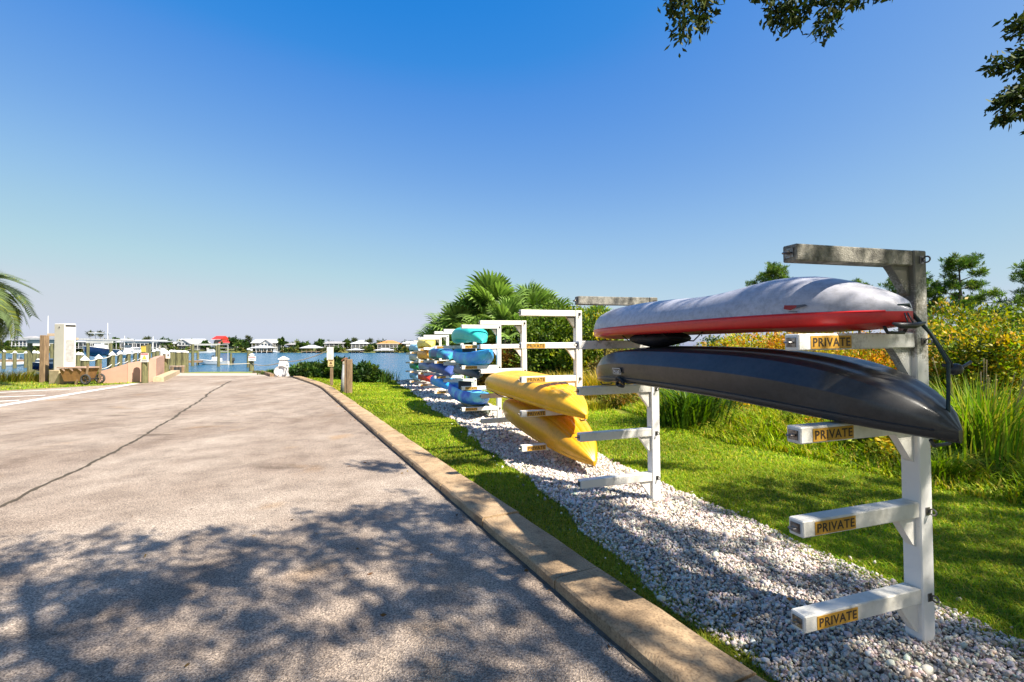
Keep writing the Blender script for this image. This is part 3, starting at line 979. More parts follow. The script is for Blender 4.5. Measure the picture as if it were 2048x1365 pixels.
def span(i, level, near, far, lat0=.43, lat1=None, dz0=0.0, dz1=0.0, up=.1):
    """tips of a kayak lying on one level of racks i and i+1, overhanging by near / far metres"""
    a = arm_mid(i, level, lat0); b = arm_mid(i + 1, level, lat0 if lat1 is None else lat1)
    u = (b - a).normalized()
    A = a - u * near; B = b + u * far
    A.z += dz0 + up; B.z += dz1 + up
    return A, B

# white and red kayak, upside down on the second level
mw = plastic('weathered_white_hull', (.50, .50, .545), (.43, .43, .475), .45, .26, scale=2)
mred = plastic('red_deck', (.62, .006, .014), (.66, .02, .018), .3, .12)
A, B = span(0, 1, .25, .38, .44, .44, -.005, .0, .10)
K1, S1, D1 = kayak('kayak', 'upturned kayak with weathered white hull and red deck on the nearest rack', 3.3, .70, .225, .075, mw, mred, A, B, True, .012, SEC_ROUND, 4.2, .62, .0, kp=6.0, blunt=.62, kpn=3.6, hump=.24)
# black kayak, upside down on the third level
mblk = plastic('black_hull', (.058, .056, .054), (.044, .043, .042), .33, .25, scale=3, coat=.12)
mblk2 = plastic('black_deck', (.018, .019, .021), (.03, .03, .032), .4, .1)
A, B = span(0, 2, .44, .36, .42, .43, -.06, .0, .055)
K2, S2, D2 = kayak('kayak', 'upturned glossy black kayak below the white and red one', 3.3, .80, .27, .05, mblk, mblk2, A, B, True, .10, SEC_CHINE, 3.4, .66, .03, kp=5.0, blunt=.7)
# yellow pair
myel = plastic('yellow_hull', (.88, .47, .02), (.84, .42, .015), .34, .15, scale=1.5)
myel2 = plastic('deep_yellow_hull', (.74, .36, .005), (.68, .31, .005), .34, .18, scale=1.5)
A, B = span(2, 3, .72, .35, .30, .62, -.10, .02, .09)
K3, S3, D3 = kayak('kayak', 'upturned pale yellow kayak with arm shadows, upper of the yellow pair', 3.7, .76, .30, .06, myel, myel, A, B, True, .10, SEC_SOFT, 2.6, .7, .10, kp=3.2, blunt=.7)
A, B = span(2, 4, .86, .08, .20, .30, -.20, .05, .09)
K4, S4, D4 = kayak('kayak', 'upturned deep yellow kayak, lower of the yellow pair, bow hanging low', 3.7, .82, .36, .06, myel2, myel2, A, B, True, .12, SEC_SOFT, 2.6, .7, .15, kp=3.0, blunt=.7)

FAR = [  # rack, level, near, far, lat, colours, inverted, label
    (4, 1, .3, .5, .45, (.03, .42, .34), (.02, .36, .30), True, 'upturned teal kayak on the second arm of the third rack pair'),
    (4, 2, .75, .3, .42, (.015, .20, .62), (.03, .34, .72), False, 'bright blue sit-on kayak under the teal kayak'),
    (4, 4, .6, .7, .46, (.012, .09, .50), (.10, .42, .68), False, 'blue and pale blue kayak roped down on the lowest arms'),
    (6, 2, .5, .4, .46, (.02, .34, .36), (.02, .07, .20), True, 'upturned teal and navy kayak on the fourth rack pair'),
    (6, 3, .45, .4, .45, (.02, .04, .16), (.03, .06, .20), True, 'upturned navy kayak under the teal and navy one'),
    (6, 4, .5, .5, .45, (.015, .16, .58), (.02, .26, .66), True, 'upturned bright blue kayak low on the fourth rack pair'),
    (8, 1, .4, .4, .45, (.70, .52, .10), (.60, .45, .10), True, 'upturned pale yellow kayak far down the row'),
    (8, 2, .5, .4, .45, (.70, .30, .02), (.60, .26, .02), True, 'upturned orange kayak far down the row'),
    (8, 3, .4, .4, .45, (.16, .22, .34), (.12, .17, .28), True, 'upturned slate blue kayak under the orange kayak'),
    (8, 4, .5, .4, .45, (.50, .03, .012), (.40, .02, .01), True, 'upturned red kayak low on the fifth rack pair'),
    (10, 1, .4, .3, .45, (.10, .30, .48), (.24, .42, .52), True, 'upturned pale blue kayak on the farthest racks'),
    (10, 2, .4, .3, .45, (.46, .44, .34), (.34, .36, .32), True, 'upturned cream kayak on the farthest racks'),
    (10, 3, .4, .3, .45, (.01, .18, .05), (.01, .13, .04), True, 'upturned green kayak on the farthest racks'),
    (10, 4, .4, .3, .45, (.20, .34, .42), (.14, .26, .34), True, 'upturned grey blue kayak lowest on the farthest racks'),
]
for k, (i, lv, a, b, lt, c1, c2, inv, lab) in enumerate(FAR):
    br = lambda c: tuple(min(.85, x * 1.45 + .004) for x in c)
    m = plastic('kayak_shell_%02d' % k, br(c1), br(c2), .45, .15, scale=1.8, coat=.04)
    A, B = span(i, lv, a, b, lt - random.uniform(-.05, .05), lt + random.uniform(-.05, .05), random.uniform(-.04, .02), random.uniform(-.03, .03), .09 if inv else .36)
    kayak('kayak', lab, 3.3, .72, .28, .05, m, m, A, B, inv, .09 if inv else .10, SEC_SOFT, 2.4, .7, random.uniform(-.1, .1), kp=3.2, blunt=.7)
# paddle boards and small craft stowed low on the racks
m = plastic('olive_shell', (.20, .19, .12), (.10, .11, .08), .4, .3)
A, B = span(4, 4, .1, .2, .3, .3, -.16, -.16, -.1)
kayak('kayak', 'dark olive kayak stowed on the ground under the blue kayak', 2.8, .55, .16, .03, m, m, (A.x, A.y, TZ(A.x, A.y) + .16), (B.x, B.y, TZ(B.x, B.y) + .16), True, .05)
m = plastic('charcoal_shell', (.03, .035, .045), (.05, .055, .06), .4, .3)
A, B = span(4, 3, -.2, .3, .45, .45, .2, .2, .0)
kayak('kayak', 'charcoal kayak hanging under the bright blue sit-on kayak', 2.6, .6, .2, .04, m, m, A, B, True, .05)

# prints on the hulls ------------------------------------------------
def print_on(root, S_, t, j, side, up, w, h, polys):
    p, du, dv, nn = decal(root, S_, t, j, side, None, None, '')
    xv = du; yv = dv
    for poly, mat, nm, lift in polys:
        MB().add([p + xv * a * w + yv * b * h + nn * lift for a, b in poly], [tuple(range(len(poly)))]).build(nm, mat, root, local=True)
    return p, xv, yv, nn
M_LOGOR = pm('logo_red', (.35, .03, .02)); M_LOGOG = pm('logo_grey', (.12, .12, .13)); M_WPRINT = pm('white_print', (.8, .8, .8))
side_road = 1 if (Matrix.Rotation(K1.rotation_euler.z, 3, 'Z') @ Vector((0, 1, 0))).dot(V_) > 0 else -1
print_on(K1, S1, .74, 6.9, side_road, 1, .10, .05, [
    ([(-.6, -.1), (-.6, .35), (-.2, .5), (.1, .15), (.1, -.1)], M_LOGOR, 'emblem', .006),
    ([(.1, -.1), (.1, .3), (.7, -.05), (.55, -.2)], M_LOGOG, 'emblem', .006),
    ([(-.3, .62), (-.3, .72), (.2, .72), (.2, .62)], M_LOGOG, 'emblem', .006)])
# rounded badge with upside-down lettering on the black hull
p, xv, yv, nn = print_on(K2, S2, -.43, 9.0, side_road, 1, .17, .06, [
    ([(-.5, -.3), (-.44, -.5), (.44, -.5), (.5, -.3), (.5, .3), (.44, .5), (-.44, .5), (-.5, .3)], M_WPRINT, 'badge', .012),
    ([(-.475, -.24), (-.42, -.40), (.42, -.40), (.475, -.24), (.475, .24), (.42, .40), (-.42, .40), (-.475, .24)], mblk, 'badge_field', .0135)])
lt = text_mesh('badge_lettering', 'LIFETIME', .042, M_WPRINT, .0, 1.0)
_w = max(v.co.x for v in lt.vertices) - min(v.co.x for v in lt.vertices)
zup = Vector((0, 0, 1))
tx = yv.cross(nn).normalized()
M3 = Matrix((tx, nn.cross(tx), nn)).transposed()
for v in lt.vertices:
    q = v.co; v.co = p + M3 @ Vector((q.x * .135 / _w, q.y, .015))
link('badge_lettering', lt, K2)

# scupper strap coil, cords and toggles on the near kayaks -----------
def wp(root, v):
    return root.matrix_basis @ Vector(v)
bpy.context.view_layer.update()
q = S2(-.46, 9.9, side_road)
rp = MB()
for k in range(5):
    cen = q + Vector((.05 + .012 * k, side_road * (.012 + .004 * k), -.03 - .006 * k))
    rp.tube([cen + Vector((.055 * math.cos(a) * (1 + .15 * k * .3), .012 * math.sin(a * 2 + k), .034 * math.sin(a))) for a in np.linspace(0, 6.28, 18)], .0055, 5)
rp.tube([q + Vector((.1, side_road * .02, -.02)), q + Vector((.2, side_road * .012, -.045)), q + Vector((.32, side_road * .01, -.03))], .006, 5)
rp.build('deck_cord', M_RUBBER, K2, local=True, smooth=True)
# black folding seat hanging under the white kayak
sp = D1(-.32, 6, 1); sp.y = .0
rings = []
for k in range(13):
    t = k / 12; a = math.sin(math.pi * t) ** .35
    x = sp.x - .36 + .72 * t
    rings.append([Vector((x, .20 * a * math.cos(b) * (1 + .06 * math.sin(9 * t + 2 * b)), sp.z - .075 + .075 * a * math.sin(b) * (1 + .1 * math.sin(7 * t + b)))) for b in np.linspace(0, 2 * math.pi, 14, endpoint=False)])
sb = MB().loft(rings, True)
sb.build('folded_seat', pm('navy_fabric', (.008, .012, .03), (.004, .005, .008), 6, .7, .3, 50), K1, local=True, smooth=True)
for xs in (-.30, .05, .34):
    MB().tube([(sp.x + xs, -.3, sp.z + .03), (sp.x + xs + .02, -.15, sp.z - .09), (sp.x + xs, .12, sp.z - .10), (sp.x + xs - .03, .3, sp.z + .03)], .006, 5).build('seat_strap', M_RUBBER, K1, local=True)
# tie-down cords of the near tips
n1 = wp(K1, (K1['_L'] / 2 - .02, 0, .0)); n2 = wp(K2, (K2['_L'] / 2 - .05, 0, .0))
def hang(a, b, sag, n=14):
    return [a.lerp(b, t) + Vector((0, 0, -sag * math.sin(math.pi * t))) for t in np.linspace(0, 1, n)]
tp = MB()
mid = n1 + (n2 - n1) * .45 + Vector((.10, -.02, 0))
tp.tube([n1 + Vector((-.05, 0, .03)), n1 + Vector((.0, -.01, .035)), n1 + Vector((.03, 0, -.01)), n1.lerp(mid, .45) + Vector((.03, 0, 0)), mid, n2.lerp(mid, .4), n2 + Vector((0, 0, .02))], .008, 6)
o = tp.build('hanging_cord', M_GREENCORD, smooth=True)
props(o, 'dark green tie cord from tip of white kayak down to tip of black kayak', 'cord')
tp = MB().tube([n1 + Vector((.01, .02, .02)), n1.lerp(mid, .5) + Vector((.06, .03, 0)), mid + Vector((.03, .02, .0)), mid + Vector((.05, .02, -.05))], .007, 6)
props(tp.build('hanging_cord', M_RUBBER, smooth=True), 'black tie cord hanging beside the dark green one', 'cord')
tg = MB().tube([n1 + Vector((-.12, -.06, -.065)), n1 + Vector((-.08, -.06, -.075)), n1 + Vector((.0, -.05, -.075)), n1 + Vector((.06, -.04, -.06))], [.006, .016, .016, .006], 8)
tg.tube([n1 + Vector((-.04, -.055, -.06)), n1 + Vector((-.035, -.03, -.01))], .004, 5); tg.tube([n1 + Vector((-.015, -.055, -.06)), n1 + Vector((-.02, -.03, -.01))], .004, 5)
tg.build('toggle_handle', M_DGREY, None, smooth=True).name = 'toggle_handle'
props(bpy.data.objects['toggle_handle'], 'black toggle handle dangling from the tip of the white kayak', 'handle')
q = mid + Vector((.06, .03, -.03))
kn = MB().lathe(q - Vector((0, 0, .03)), [(.01, 0), (.03, .012), (.034, .03), (.026, .05), (.01, .058)], 10)
kn.tube([q + Vector((-.06, 0, .02)), q, q + Vector((.05, .01, .01)), q + Vector((.10, .02, .035))], .008, 6)
props(kn.build('clamp_knob', M_DGREY, smooth=True), 'black clamp knob knotted into the tie cord', 'clamp')
# cord of the white kayak at its far end and lashing on the blue kayak
f1 = wp(K1, (-K1['_L'] / 2 + .08, 0, .0)); f2 = wp(K2, (-K2['_L'] / 2 + .03, 0, .0))
props(MB().tube(hang(f1 + Vector((0, 0, -.02)), f2, .0), .009, 6).build('tie_strap', M_RUBBER, smooth=True), 'black strap between far tips of white and black kayaks', 'strap')
yk = wp(K3, D3(.1, 1, -side_road * 0 + side_road)); yk2 = wp(K3, D3(.62, 1, side_road))
props(MB().tube(hang(wp(K3, D3(-.45, 1, side_road)) + Vector((0, 0, -.01)), wp(K3, D3(.12, 1, side_road)) + Vector((0, 0, -.02)), .035), .007, 6).build('deck_line', M_RUBBER, smooth=True), 'black line sagging along the side of the pale yellow kayak', 'cord')
mt = pm('brown_print', (.30, .16, .03), (.22, .12, .03))
p, du, dv, nn = decal(K3, S3, -.62, 10.6, side_road, None, None, '')
# two worn, unreadable words printed on the yellow hull: only short brown strokes are left of them
for k, (u0, w_) in enumerate([(-.13, .09), (.02, .12)]):
    mbp = MB()
    for r_ in range(int(w_ / .022)):
        u = u0 + r_ * .022
        for v0, v1 in ((-.02, .018),) if r_ % 3 else ((-.02, -.004), (.004, .018)):
            mbp.add([p + du * (u + a) + dv * b for a, b in ((0, v0), (.014, v0), (.014, v1), (0, v1))], [(0, 1, 2, 3)])
    mbp.build('worn_print', mt, K3, local=True)
# ------------------------------------------------------------------ the live oak over the viewer: its crown throws the dappled shade
M_BARK = pm('oak_bark', (.16, .13, .10), (.06, .05, .04), 8, .95, .8, 30, stretch=(1, 1, .3))
def oak():
    base = Vector((6.2, -3.0, 0))
    root = empty('oak_tree', base, label='live oak overhanging from the right, only its leafy branch tips in view', cat='tree')
    tr = MB().tube([base + Vector(p) for p in ((0, 0, -.3), (0, 0, .15), (.1, .05, 1.2), (.0, .1, 2.4), (-.1, .2, 3.4))], [.55, .42, .36, .34, .30], 14)
    tr.build('trunk', M_BARK, root, smooth=True)
    kx = S.x / S.z; ky = S.y / S.z                     # a point at height z shades (x - kx z, y - ky z)
    bx = [-9, -7, -5, -2.5, -1, 0, .9, 1.6, 2.4, 3.5, 6, 9]
    by = [3.2, 3.6, 4.2, 4.8, 5.5, 6.3, 5.6, 4.6, 5.9, 6.3, 6.6, 6.6]
    n = 60000
    c = np.stack([rng.uniform(-4, 13, n), rng.uniform(-8, 5.5, n), rng.uniform(3.9, 8.8, n)], 1)
    ctr = np.array([4.6, -1.6, 5.6])
    e = ((c[:, 0] - ctr[0]) / 9.0) ** 2 + ((c[:, 1] - ctr[1]) / 7.2) ** 2
    c[:, 2] = 4.55 + 2.0 * np.maximum(1 - e, 0) ** .7 + rng.normal(0, .32, n)     # a broad shallow dome, about a metre of leaves deep
    sx = c[:, 0] - kx * c[:, 2]; sy = c[:, 1] - ky * c[:, 2]
    lim = np.interp(sx, bx, by) + rng.normal(0, .22, n) - .35
    yy = np.maximum(c[:, 1], .05)
    seen = (c[:, 1] > .2) & (np.abs(c[:, 0]) < yy * 1.17 + .35) & ((c[:, 2] - EYE) < yy * .80 + .35)
    k = (e < 1) & (sy < lim) & ~seen & (c[:, 2] > 3.9 + .12 * np.abs(c[:, 1]))
    # clumpy: keep the sprays where a slow 3-d pattern is high
    def pat(p):
        v = 0
        for a, b_, g, ph, w in ((1.3, .9, .3, .3, .25), (-1.0, 1.5, .3, 1.9, .25), (3.1, 2.2, -.5, 4.0, .4), (2.6, -3.4, .4, 2.2, .4), (6.1, 4.6, .5, .7, .8), (-5.3, 6.3, .4, 5.1, .8), (8.7, -3.1, .3, 2.9, .6), (2.2, 9.4, .3, 1.1, .6)):
            v = v + w * np.sin(a * p[:, 0] + b_ * p[:, 1] + g * p[:, 2] + ph)
        return v
    k &= pat(c) + rng.normal(0, .35, n) > OAK_CUT
    c = c[k][:OAK_N]
    nl = OAK_L
    m = len(c)
    ci = np.repeat(np.arange(m), nl)
    tw = rdir(m, -.25)
    s = rng.random(m * nl)
    Pn = c[ci] + tw[ci] * (s[:, None] - .5) * .28 + rng.normal(0, .055, (m * nl, 3))
    D = unit(tw[ci] * .5 + rng.normal(0, .8, (m * nl, 3)) + np.array([[0, 0, -.1]]))
    gr = [(.035, .065, .010), (.06, .095, .014), (.022, .045, .010), (.11, .12, .02)]
    C = pal(m * nl, gr, [.42, .27, .2, .11], .22)
    V1, f1, C1 = leaves_geo(Pn, D, rng.uniform(.065, .115, m * nl), rng.uniform(.032, .052, m * nl), C)
    V1 = V1 - np.array(base)
    o = link('crown', np_mesh('crown', V1, [f1], OAKLEAF, C1), root)
    # limbs towards the sprays
    for ang, ln, zz in ((2.6, 6.2, 5.6), (2.1, 5.0, 6.4), (1.75, 5.2, 5.3), (1.3, 6.0, 6.0), (.6, 5.0, 5.8), (3.3, 5.4, 5.9), (-.5, 4, 5.6), (4.3, 4.2, 5.8)):
        a = base + Vector((-.1, .2, 3.2))
        b_ = base + Vector((math.cos(ang) * ln, math.sin(ang) * ln, zz))
        path = [a.lerp(b_, t) + Vector((random.gauss(0, .12), random.gauss(0, .12), .9 * math.sin(math.pi * t * .8))) for t in np.linspace(0, 1, 8)]
        ok = [p_ for p_ in path if not (p_.y > .2 and abs(p_.x) < p_.y * 1.17 + .3 and (p_.z - EYE) < p_.y * .8 + .3)]
        if len(ok) > 2: MB().tube(ok, list(np.linspace(.17, .03, len(ok))), 8).build('limb', M_BARK, root, smooth=True)
    # hanging sprays that reach into view: twigs with rosettes of leaves
    TW = [([(1372, -180, 4.3), (1380, -60, 4.25), (1368, 10, 4.2), (1372, 68, 4.2)], 110, .085), ([(1440, -170, 4.3), (1425, -40, 4.3), (1415, 10, 4.3), (1408, 42, 4.3)], 80, .075),
          ([(1335, -140, 4.2), (1340, -40, 4.2), (1350, 12, 4.2)], 60, .07), ([(1400, -140, 4.3), (1400, -10, 4.3)], 70, .09), ([(1450, -80, 4.3), (1452, -16, 4.3)], 22, .05),
          ([(1530, -160, 4.5), (1535, -40, 4.5), (1550, 10, 4.45), (1572, 42, 4.4)], 110, .085), ([(1600, -160, 4.5), (1590, -40, 4.5), (1580, 20, 4.4)], 90, .08),
          ([(1660, -160, 4.5), (1650, -30, 4.5), (1612, 18, 4.5), (1595, 35, 4.5)], 60, .06), ([(1515, -100, 4.5), (1516, -16, 4.5)], 30, .06),
          ([(1690, -160, 4.4), (1685, -50, 4.4), (1668, 10, 4.4), (1652, 64, 4.4)], 120, .085), ([(1720, -150, 4.4), (1705, -40, 4.4), (1690, 2, 4.4)], 90, .09),
          ([(1800, -140, 4.5), (1760, -40, 4.5), (1720, -8, 4.5)], 90, .075), ([(1820, -110, 4.5), (1790, -28, 4.5), (1768, -14, 4.5)], 50, .05), ([(1640, -110, 4.4), (1635, -12, 4.4)], 50, .06),
          ([(2202, 60, 4.6), (2102, 70, 4.6), (2057, 50, 4.6), (2042, 46, 4.6)], 90, .08), ([(2202, 120, 4.6), (2102, 130, 4.6), (2032, 128, 4.6), (1994, 126, 4.6)], 110, .06),
          ([(2202, 160, 4.6), (2092, 150, 4.6), (2032, 185, 4.6), (2006, 212, 4.6)], 130, .075), ([(2172, 150, 4.6), (2072, 170, 4.6), (2042, 200, 4.6)], 90, .08),
          ([(2202, 215, 4.6), (2082, 218, 4.6), (2042, 228, 4.6), (2002, 240, 4.6)], 70, .035), ([(2162, 90, 4.6), (2072, 100, 4.6), (2052, 110, 4.6)], 80, .08), ([(2172, 250, 4.6), (2092, 252, 4.6), (2066, 262, 4.6)], 30, .04)]
    Ps, Ds = [], []
    twm = MB()
    for pts, nn_, sp in TW:
        path = [P(*q) for q in pts]
        twm.tube(path, list(np.linspace(.012, .003, len(path))), 5)
        for _ in range(int(nn_ * 2.6)):
            t = random.random() ** .6 * (len(path) - 1); i = min(int(t), len(path) - 2)
            q = path[i].lerp(path[i + 1], t - i)
            d = (path[i + 1] - path[i]).normalized()
            Ps.append(np.array(q) + rng.normal(0, sp * .62, 3)); Ds.append(np.array(d) * .6 + rng.normal(0, .75, 3))
    Ps = np.array(Ps); Ds = unit(np.array(Ds))
    C = pal(len(Ps), [(.035, .06, .010), (.06, .085, .014), (.02, .04, .012), (.10, .11, .02)], [.42, .25, .25, .08], .25)
    V2, f2, C2 = leaves_geo(Ps, Ds, rng.uniform(.055, .095, len(Ps)), rng.uniform(.024, .04, len(Ps)), C)
    link('hanging_sprays', np_mesh('hanging_sprays', V2 - np.array(base), [f2], OAKLEAF, C2), root)
    twm.build('twigs', M_BARK, root, smooth=True)['kind'] = 'stuff'
OAK_CUT, OAK_N, OAK_L = -.45, 5900, 36
oak()
# a few fallen leaves by the curb
for px, py, lab in ((1296, 1338, 'orange fallen oak leaf lying by the curb on the asphalt'),):
    q = G(px, py, .012)
    V, f, C = leaves_geo(np.array([[0, 0, .004]]), np.array([[.75, -.6, .12]]), .06, .025, np.array([[.45, .16, .02]]))
    o = link('fallen_leaf', np_mesh('fallen_leaf', V, [f], LEAF, C), None, q); props(o, lab, 'leaf')

# ------------------------------------------------------------------ wild brush to the right of the lawn
def edge(s): return rowpt(s, 3.35 + .25 * math.sin(s * .9) + .15 * math.sin(s * 2.1))
def brush():
    # undergrowth: tall weeds and grass along the edge of the lawn, one mass
    n = 64000
    s = rng.uniform(-3.2, 24, n) ** 1.0
    dep = rng.exponential(.9, n) + .02
    dep = np.where(rng.random(n) < .35, rng.uniform(0, 7, n), dep)
    lat = 3.3 + .22 * np.sin(s * .9) + .12 * np.sin(s * 2.1) + dep
    x = 2.37 + U.x * s - V_.x * lat; y = 2.75 + U.y * s - V_.y * lat
    k = (y > 1.5) & (x < y * 1.22 + 1)
    x, y, dep, s = x[k], y[k], dep[k], s[k]; n = len(x)
    pt = np.sin(x * 1.9 + y * .7) + np.sin(y * 1.3 - x * .8 + 1)
    h = (.10 + .42 * sstep(0, 1.6, dep) + .25 * sstep(1.5, 4, dep)) * rng.uniform(.5, 1.5, n) * (1 + .25 * pt)
    C = pal(n, [(.23, .35, .015), (.34, .40, .02), (.44, .40, .04), (.12, .22, .012), (.50, .36, .07)], [.33, .27, .15, .17, .08], .22) * (1 + .12 * pt[:, None])
    V, f4, f3, Cc = blades_geo(np.stack([x, y, tz(x, y) - .01], 1), np.maximum(h, .05), rng.uniform(.007, .02, n) * (1 + .05 * y), rng.uniform(.1, 1.0, n), C)
    props(link('weeds', np_mesh('weeds', V, [f4, f3], BLADE, Cc)), 'tall weeds and wild grass along the lawn edge', 'weeds', kind='stuff')
    # broad-leaved cover, golden and green, one mass
    B, COL = [], []
    blobs = []
    for _ in range(280):
        s_ = random.uniform(-3.0, 15); d = random.uniform(.5, 9)
        q = rowpt(s_, 3.6 + d)
        if q.y < 3.2 or q.x > q.y * 1.25 + 2 or (s_ < 2.2 and d < 3.2): continue
        h_ = .28 + .16 * d + random.uniform(-.12, .2)
        h_ = min(h_, 1.5)
        blobs.append((q.x, q.y, h_ * .5, .45 + .05 * d, .45 + .05 * d, h_ * .62))
    n = 135000
    o = foliage('ground_cover', blobs, n, .095, [(.25, .34, .016), (.40, .39, .02), (.56, .33, .02), (.58, .24, .018), (.13, .21, .012), (.50, .40, .04)], None, [.27, .22, .18, .08, .15, .10], 2.0, .4, .5, None, 38, (0, 0, 0), 'stuff', .18)
    props(o, 'golden and green leafy thicket behind the lawn', 'undergrowth')
brush()

def shrub(name, label, px, d, top, w, cols, wts=None, n=5200, size=.07, base_py=None, blobs=None, clump=30, up=.35):
    x = (px - W0) / F * d
    base = Vector((x, d, TZ(x, d)))
    h = EYE - (top - HZ) / F * d - base.z
    root = empty(name, base, label=label, cat='shrub')
    r = w / F * d / 2
    bl = []
    for k in range(9):
        a = random.uniform(0, 6.28); q = random.uniform(.15, .62)
        hh = random.uniform(.35, .74)
        bl.append((base.x + math.cos(a) * r * q, base.y + math.sin(a) * r * q * .9, base.z + h * hh, r * random.uniform(.38, .58), r * random.uniform(.38, .58), h * random.uniform(.20, .30)))
    bl.append((base.x, base.y, base.z + h * .74, r * .45, r * .45, h * .25))
    bl.append((base.x - r * .1, base.y, base.z + h * .3, r * .75, r * .75, h * .30))
    foliage('foliage', bl, int(n * (2.5 if d < 14 else 1.9)), size * (1.2 if d < 14 else 1.5), cols, root, wts, 2.1, up, .5, None, clump)
    st = MB()
    for k in range(6):
        b = bl[k]
        st.tube([base + Vector((random.gauss(0, .06), random.gauss(0, .06), -.05)), Vector((b[0], b[1], (b[2] + base.z) / 2)), Vector(b[:3])], [.03, .02, .01], 5)
    st.build('stems', M_BARK, root)
    return root
GRN = [(.09, .16, .012), (.14, .22, .015), (.22, .29, .018), (.05, .095, .012)]
YEL = [(.34, .35, .018), (.46, .36, .02), (.20, .27, .016), (.52, .32, .03)]
ORG = [(.56, .29, .02), (.48, .36, .03), (.28, .30, .02), (.58, .22, .02)]
DRK = [(.07, .125, .016), (.11, .18, .018), (.17, .24, .02)]
shrub('shrub', 'yellow green shrub rising behind the post of the nearest rack', 1905, 11, 602, 330, YEL + GRN, None, 9000, .075)
shrub('shrub', 'green shrub with yellow tips at right, under the tall pine', 1970, 9.2, 645, 260, GRN + YEL, None, 8000, .07)
shrub('shrub', 'dark green bush at the far right edge below the pine branches', 2085, 13, 590, 300, DRK, None, 8000, .09)
shrub('shrub', 'orange leaved bush seen between the white and black kayaks', 1620, 13, 650, 330, ORG + YEL[:2], None, 9000, .075)
shrub('shrub', 'golden bush just left of the nearest rack post', 1755, 10.5, 676, 230, ORG, None, 7000, .065)
shrub('shrub', 'yellow green bush under the middle of the white kayak', 1470, 15, 672, 270, YEL, None, 7500, .085)
shrub('shrub', 'brownish green bush between the second and third racks', 1262, 17, 700, 180, [(.16, .13, .03), (.10, .13, .015), (.22, .16, .03)], None, 6500, .085)
shrub('shrub', 'dense dark green bush behind the empty arms of the third rack', 1125, 22, 612, 230, DRK + GRN[:1], None, 9000, .12)
shrub('shrub', 'yellow green bush beside the palms behind the second rack', 1195, 20, 628, 150, GRN + YEL[:2], None, 7500, .10)
shrub('shrub', 'russet and green bush seen through the fourth and fifth racks', 1015, 23, 700, 140, [(.22, .11, .02), (.10, .13, .015), (.05, .08, .012), (.3, .18, .03)], None, 7000, .11)
shrub('shrub', 'leafy green bush right of the palm group, above the third rack', 1092, 25, 596, 150, GRN, None, 8000, .12)
shrub('shrub', 'tall yellow green bush directly left of the white kayak tip', 1165, 23, 608, 130, GRN + YEL[:1], None, 8000, .11)
shrub('shrub', 'small dark shrub at foot of the spiky clump', 1390, 10.8, 785, 110, DRK, None, 3500, .05)
shrub('shrub', 'low brown tinted shrub at the lawn edge behind the second rack', 1235, 13.6, 790, 130, [(.20, .15, .03), (.13, .16, .015), (.28, .2, .03)], None, 4500, .06)
shrub('shrub', 'low green shrub at lawn edge right of the nearest post', 1930, 6.5, 905, 190, GRN, None, 5500, .045)
shrub('shrub', 'low leafy weed clump left of the nearest post', 1765, 7.2, 865, 130, GRN[:2] + DRK, None, 4000, .045)

def tuft(name, label, px, d, top, spread, cols, n, wid, lean=(.1, .9), wts=None, cat='grass clump', stalks=0):
    x = (px - W0) / F * d
    base = Vector((x, d, TZ(x, d)))
    h = EYE - (top - HZ) / F * d - base.z
    r = spread / F * d * .14
    a = rng.uniform(0, 6.28, n)
    q = np.abs(rng.normal(0, 1, n)) * r
    Pn = np.stack([np.cos(a) * q, np.sin(a) * q, np.full(n, -.02)], 1)
    V, f4, f3, C = blades_geo(Pn, h * rng.uniform(.55, 1.12, n), wid * rng.uniform(.6, 1.3, n), rng.uniform(*lean, n), pal(n, cols, wts, .2), .25, a + rng.normal(0, .5, n))
    root = empty(name, base, label=label, cat=cat)
    link('blades', np_mesh('blades', V, [f4, f3], BLADE, C), root)
    if stalks:
        mb = MB()
        for _ in range(stalks):
            an = random.uniform(0, 6.28); hh = h * random.uniform(.9, 1.18)
            b0 = Vector((math.cos(an) * r * .5, math.sin(an) * r * .5, 0)); b1 = b0 + Vector((math.cos(an) * hh * .22, math.sin(an) * hh * .22, hh))
            mb.tube([b0, b0.lerp(b1, .85), b1], [.006, .005, .012], 4)
        mb.build('dry_stalks', pm('straw', (.52, .38, .20), (.4, .28, .12), 8, .9), root, local=True)
    return root
tuft('reed_clump', 'tall green reed clump with dry stalks right of the nearest rack', 1960, 6.6, 745, 330, [(.17, .30, .03), (.24, .36, .03), (.10, .20, .02), (.36, .38, .06)], 900, .022, (.05, .55), None, 'reeds', 16)
tuft('spiky_clump', 'dark green strap leaved clump at the lawn edge under the black kayak', 1378, 10.2, 745, 260, [(.07, .14, .02), (.12, .20, .02), (.05, .10, .015)], 520, .04, (.3, 1.1))
tuft('golden_grass', 'golden ornamental grass clump behind the third rack post', 1140, 16.5, 738, 200, [(.50, .36, .05), (.42, .32, .06), (.28, .26, .03)], 700, .035, (.2, .8))
tuft('golden_grass', 'golden grass clump between the third rack and the black kayak', 1200, 14.5, 735, 180, [(.52, .36, .05), (.40, .30, .05), (.26, .25, .03)], 700, .03, (.1, .6))
tuft('golden_grass', 'low tuft of yellow grass below the golden grass clump', 1190, 13, 795, 130, [(.40, .34, .05), (.24, .26, .03)], 350, .025, (.2, .8))
tuft('weed_clump', 'bright green weed clump in front of the reeds', 1880, 6.1, 885, 190, [(.14, .24, .02), (.2, .28, .03)], 420, .016, (.3, 1.1), None, 'weeds')

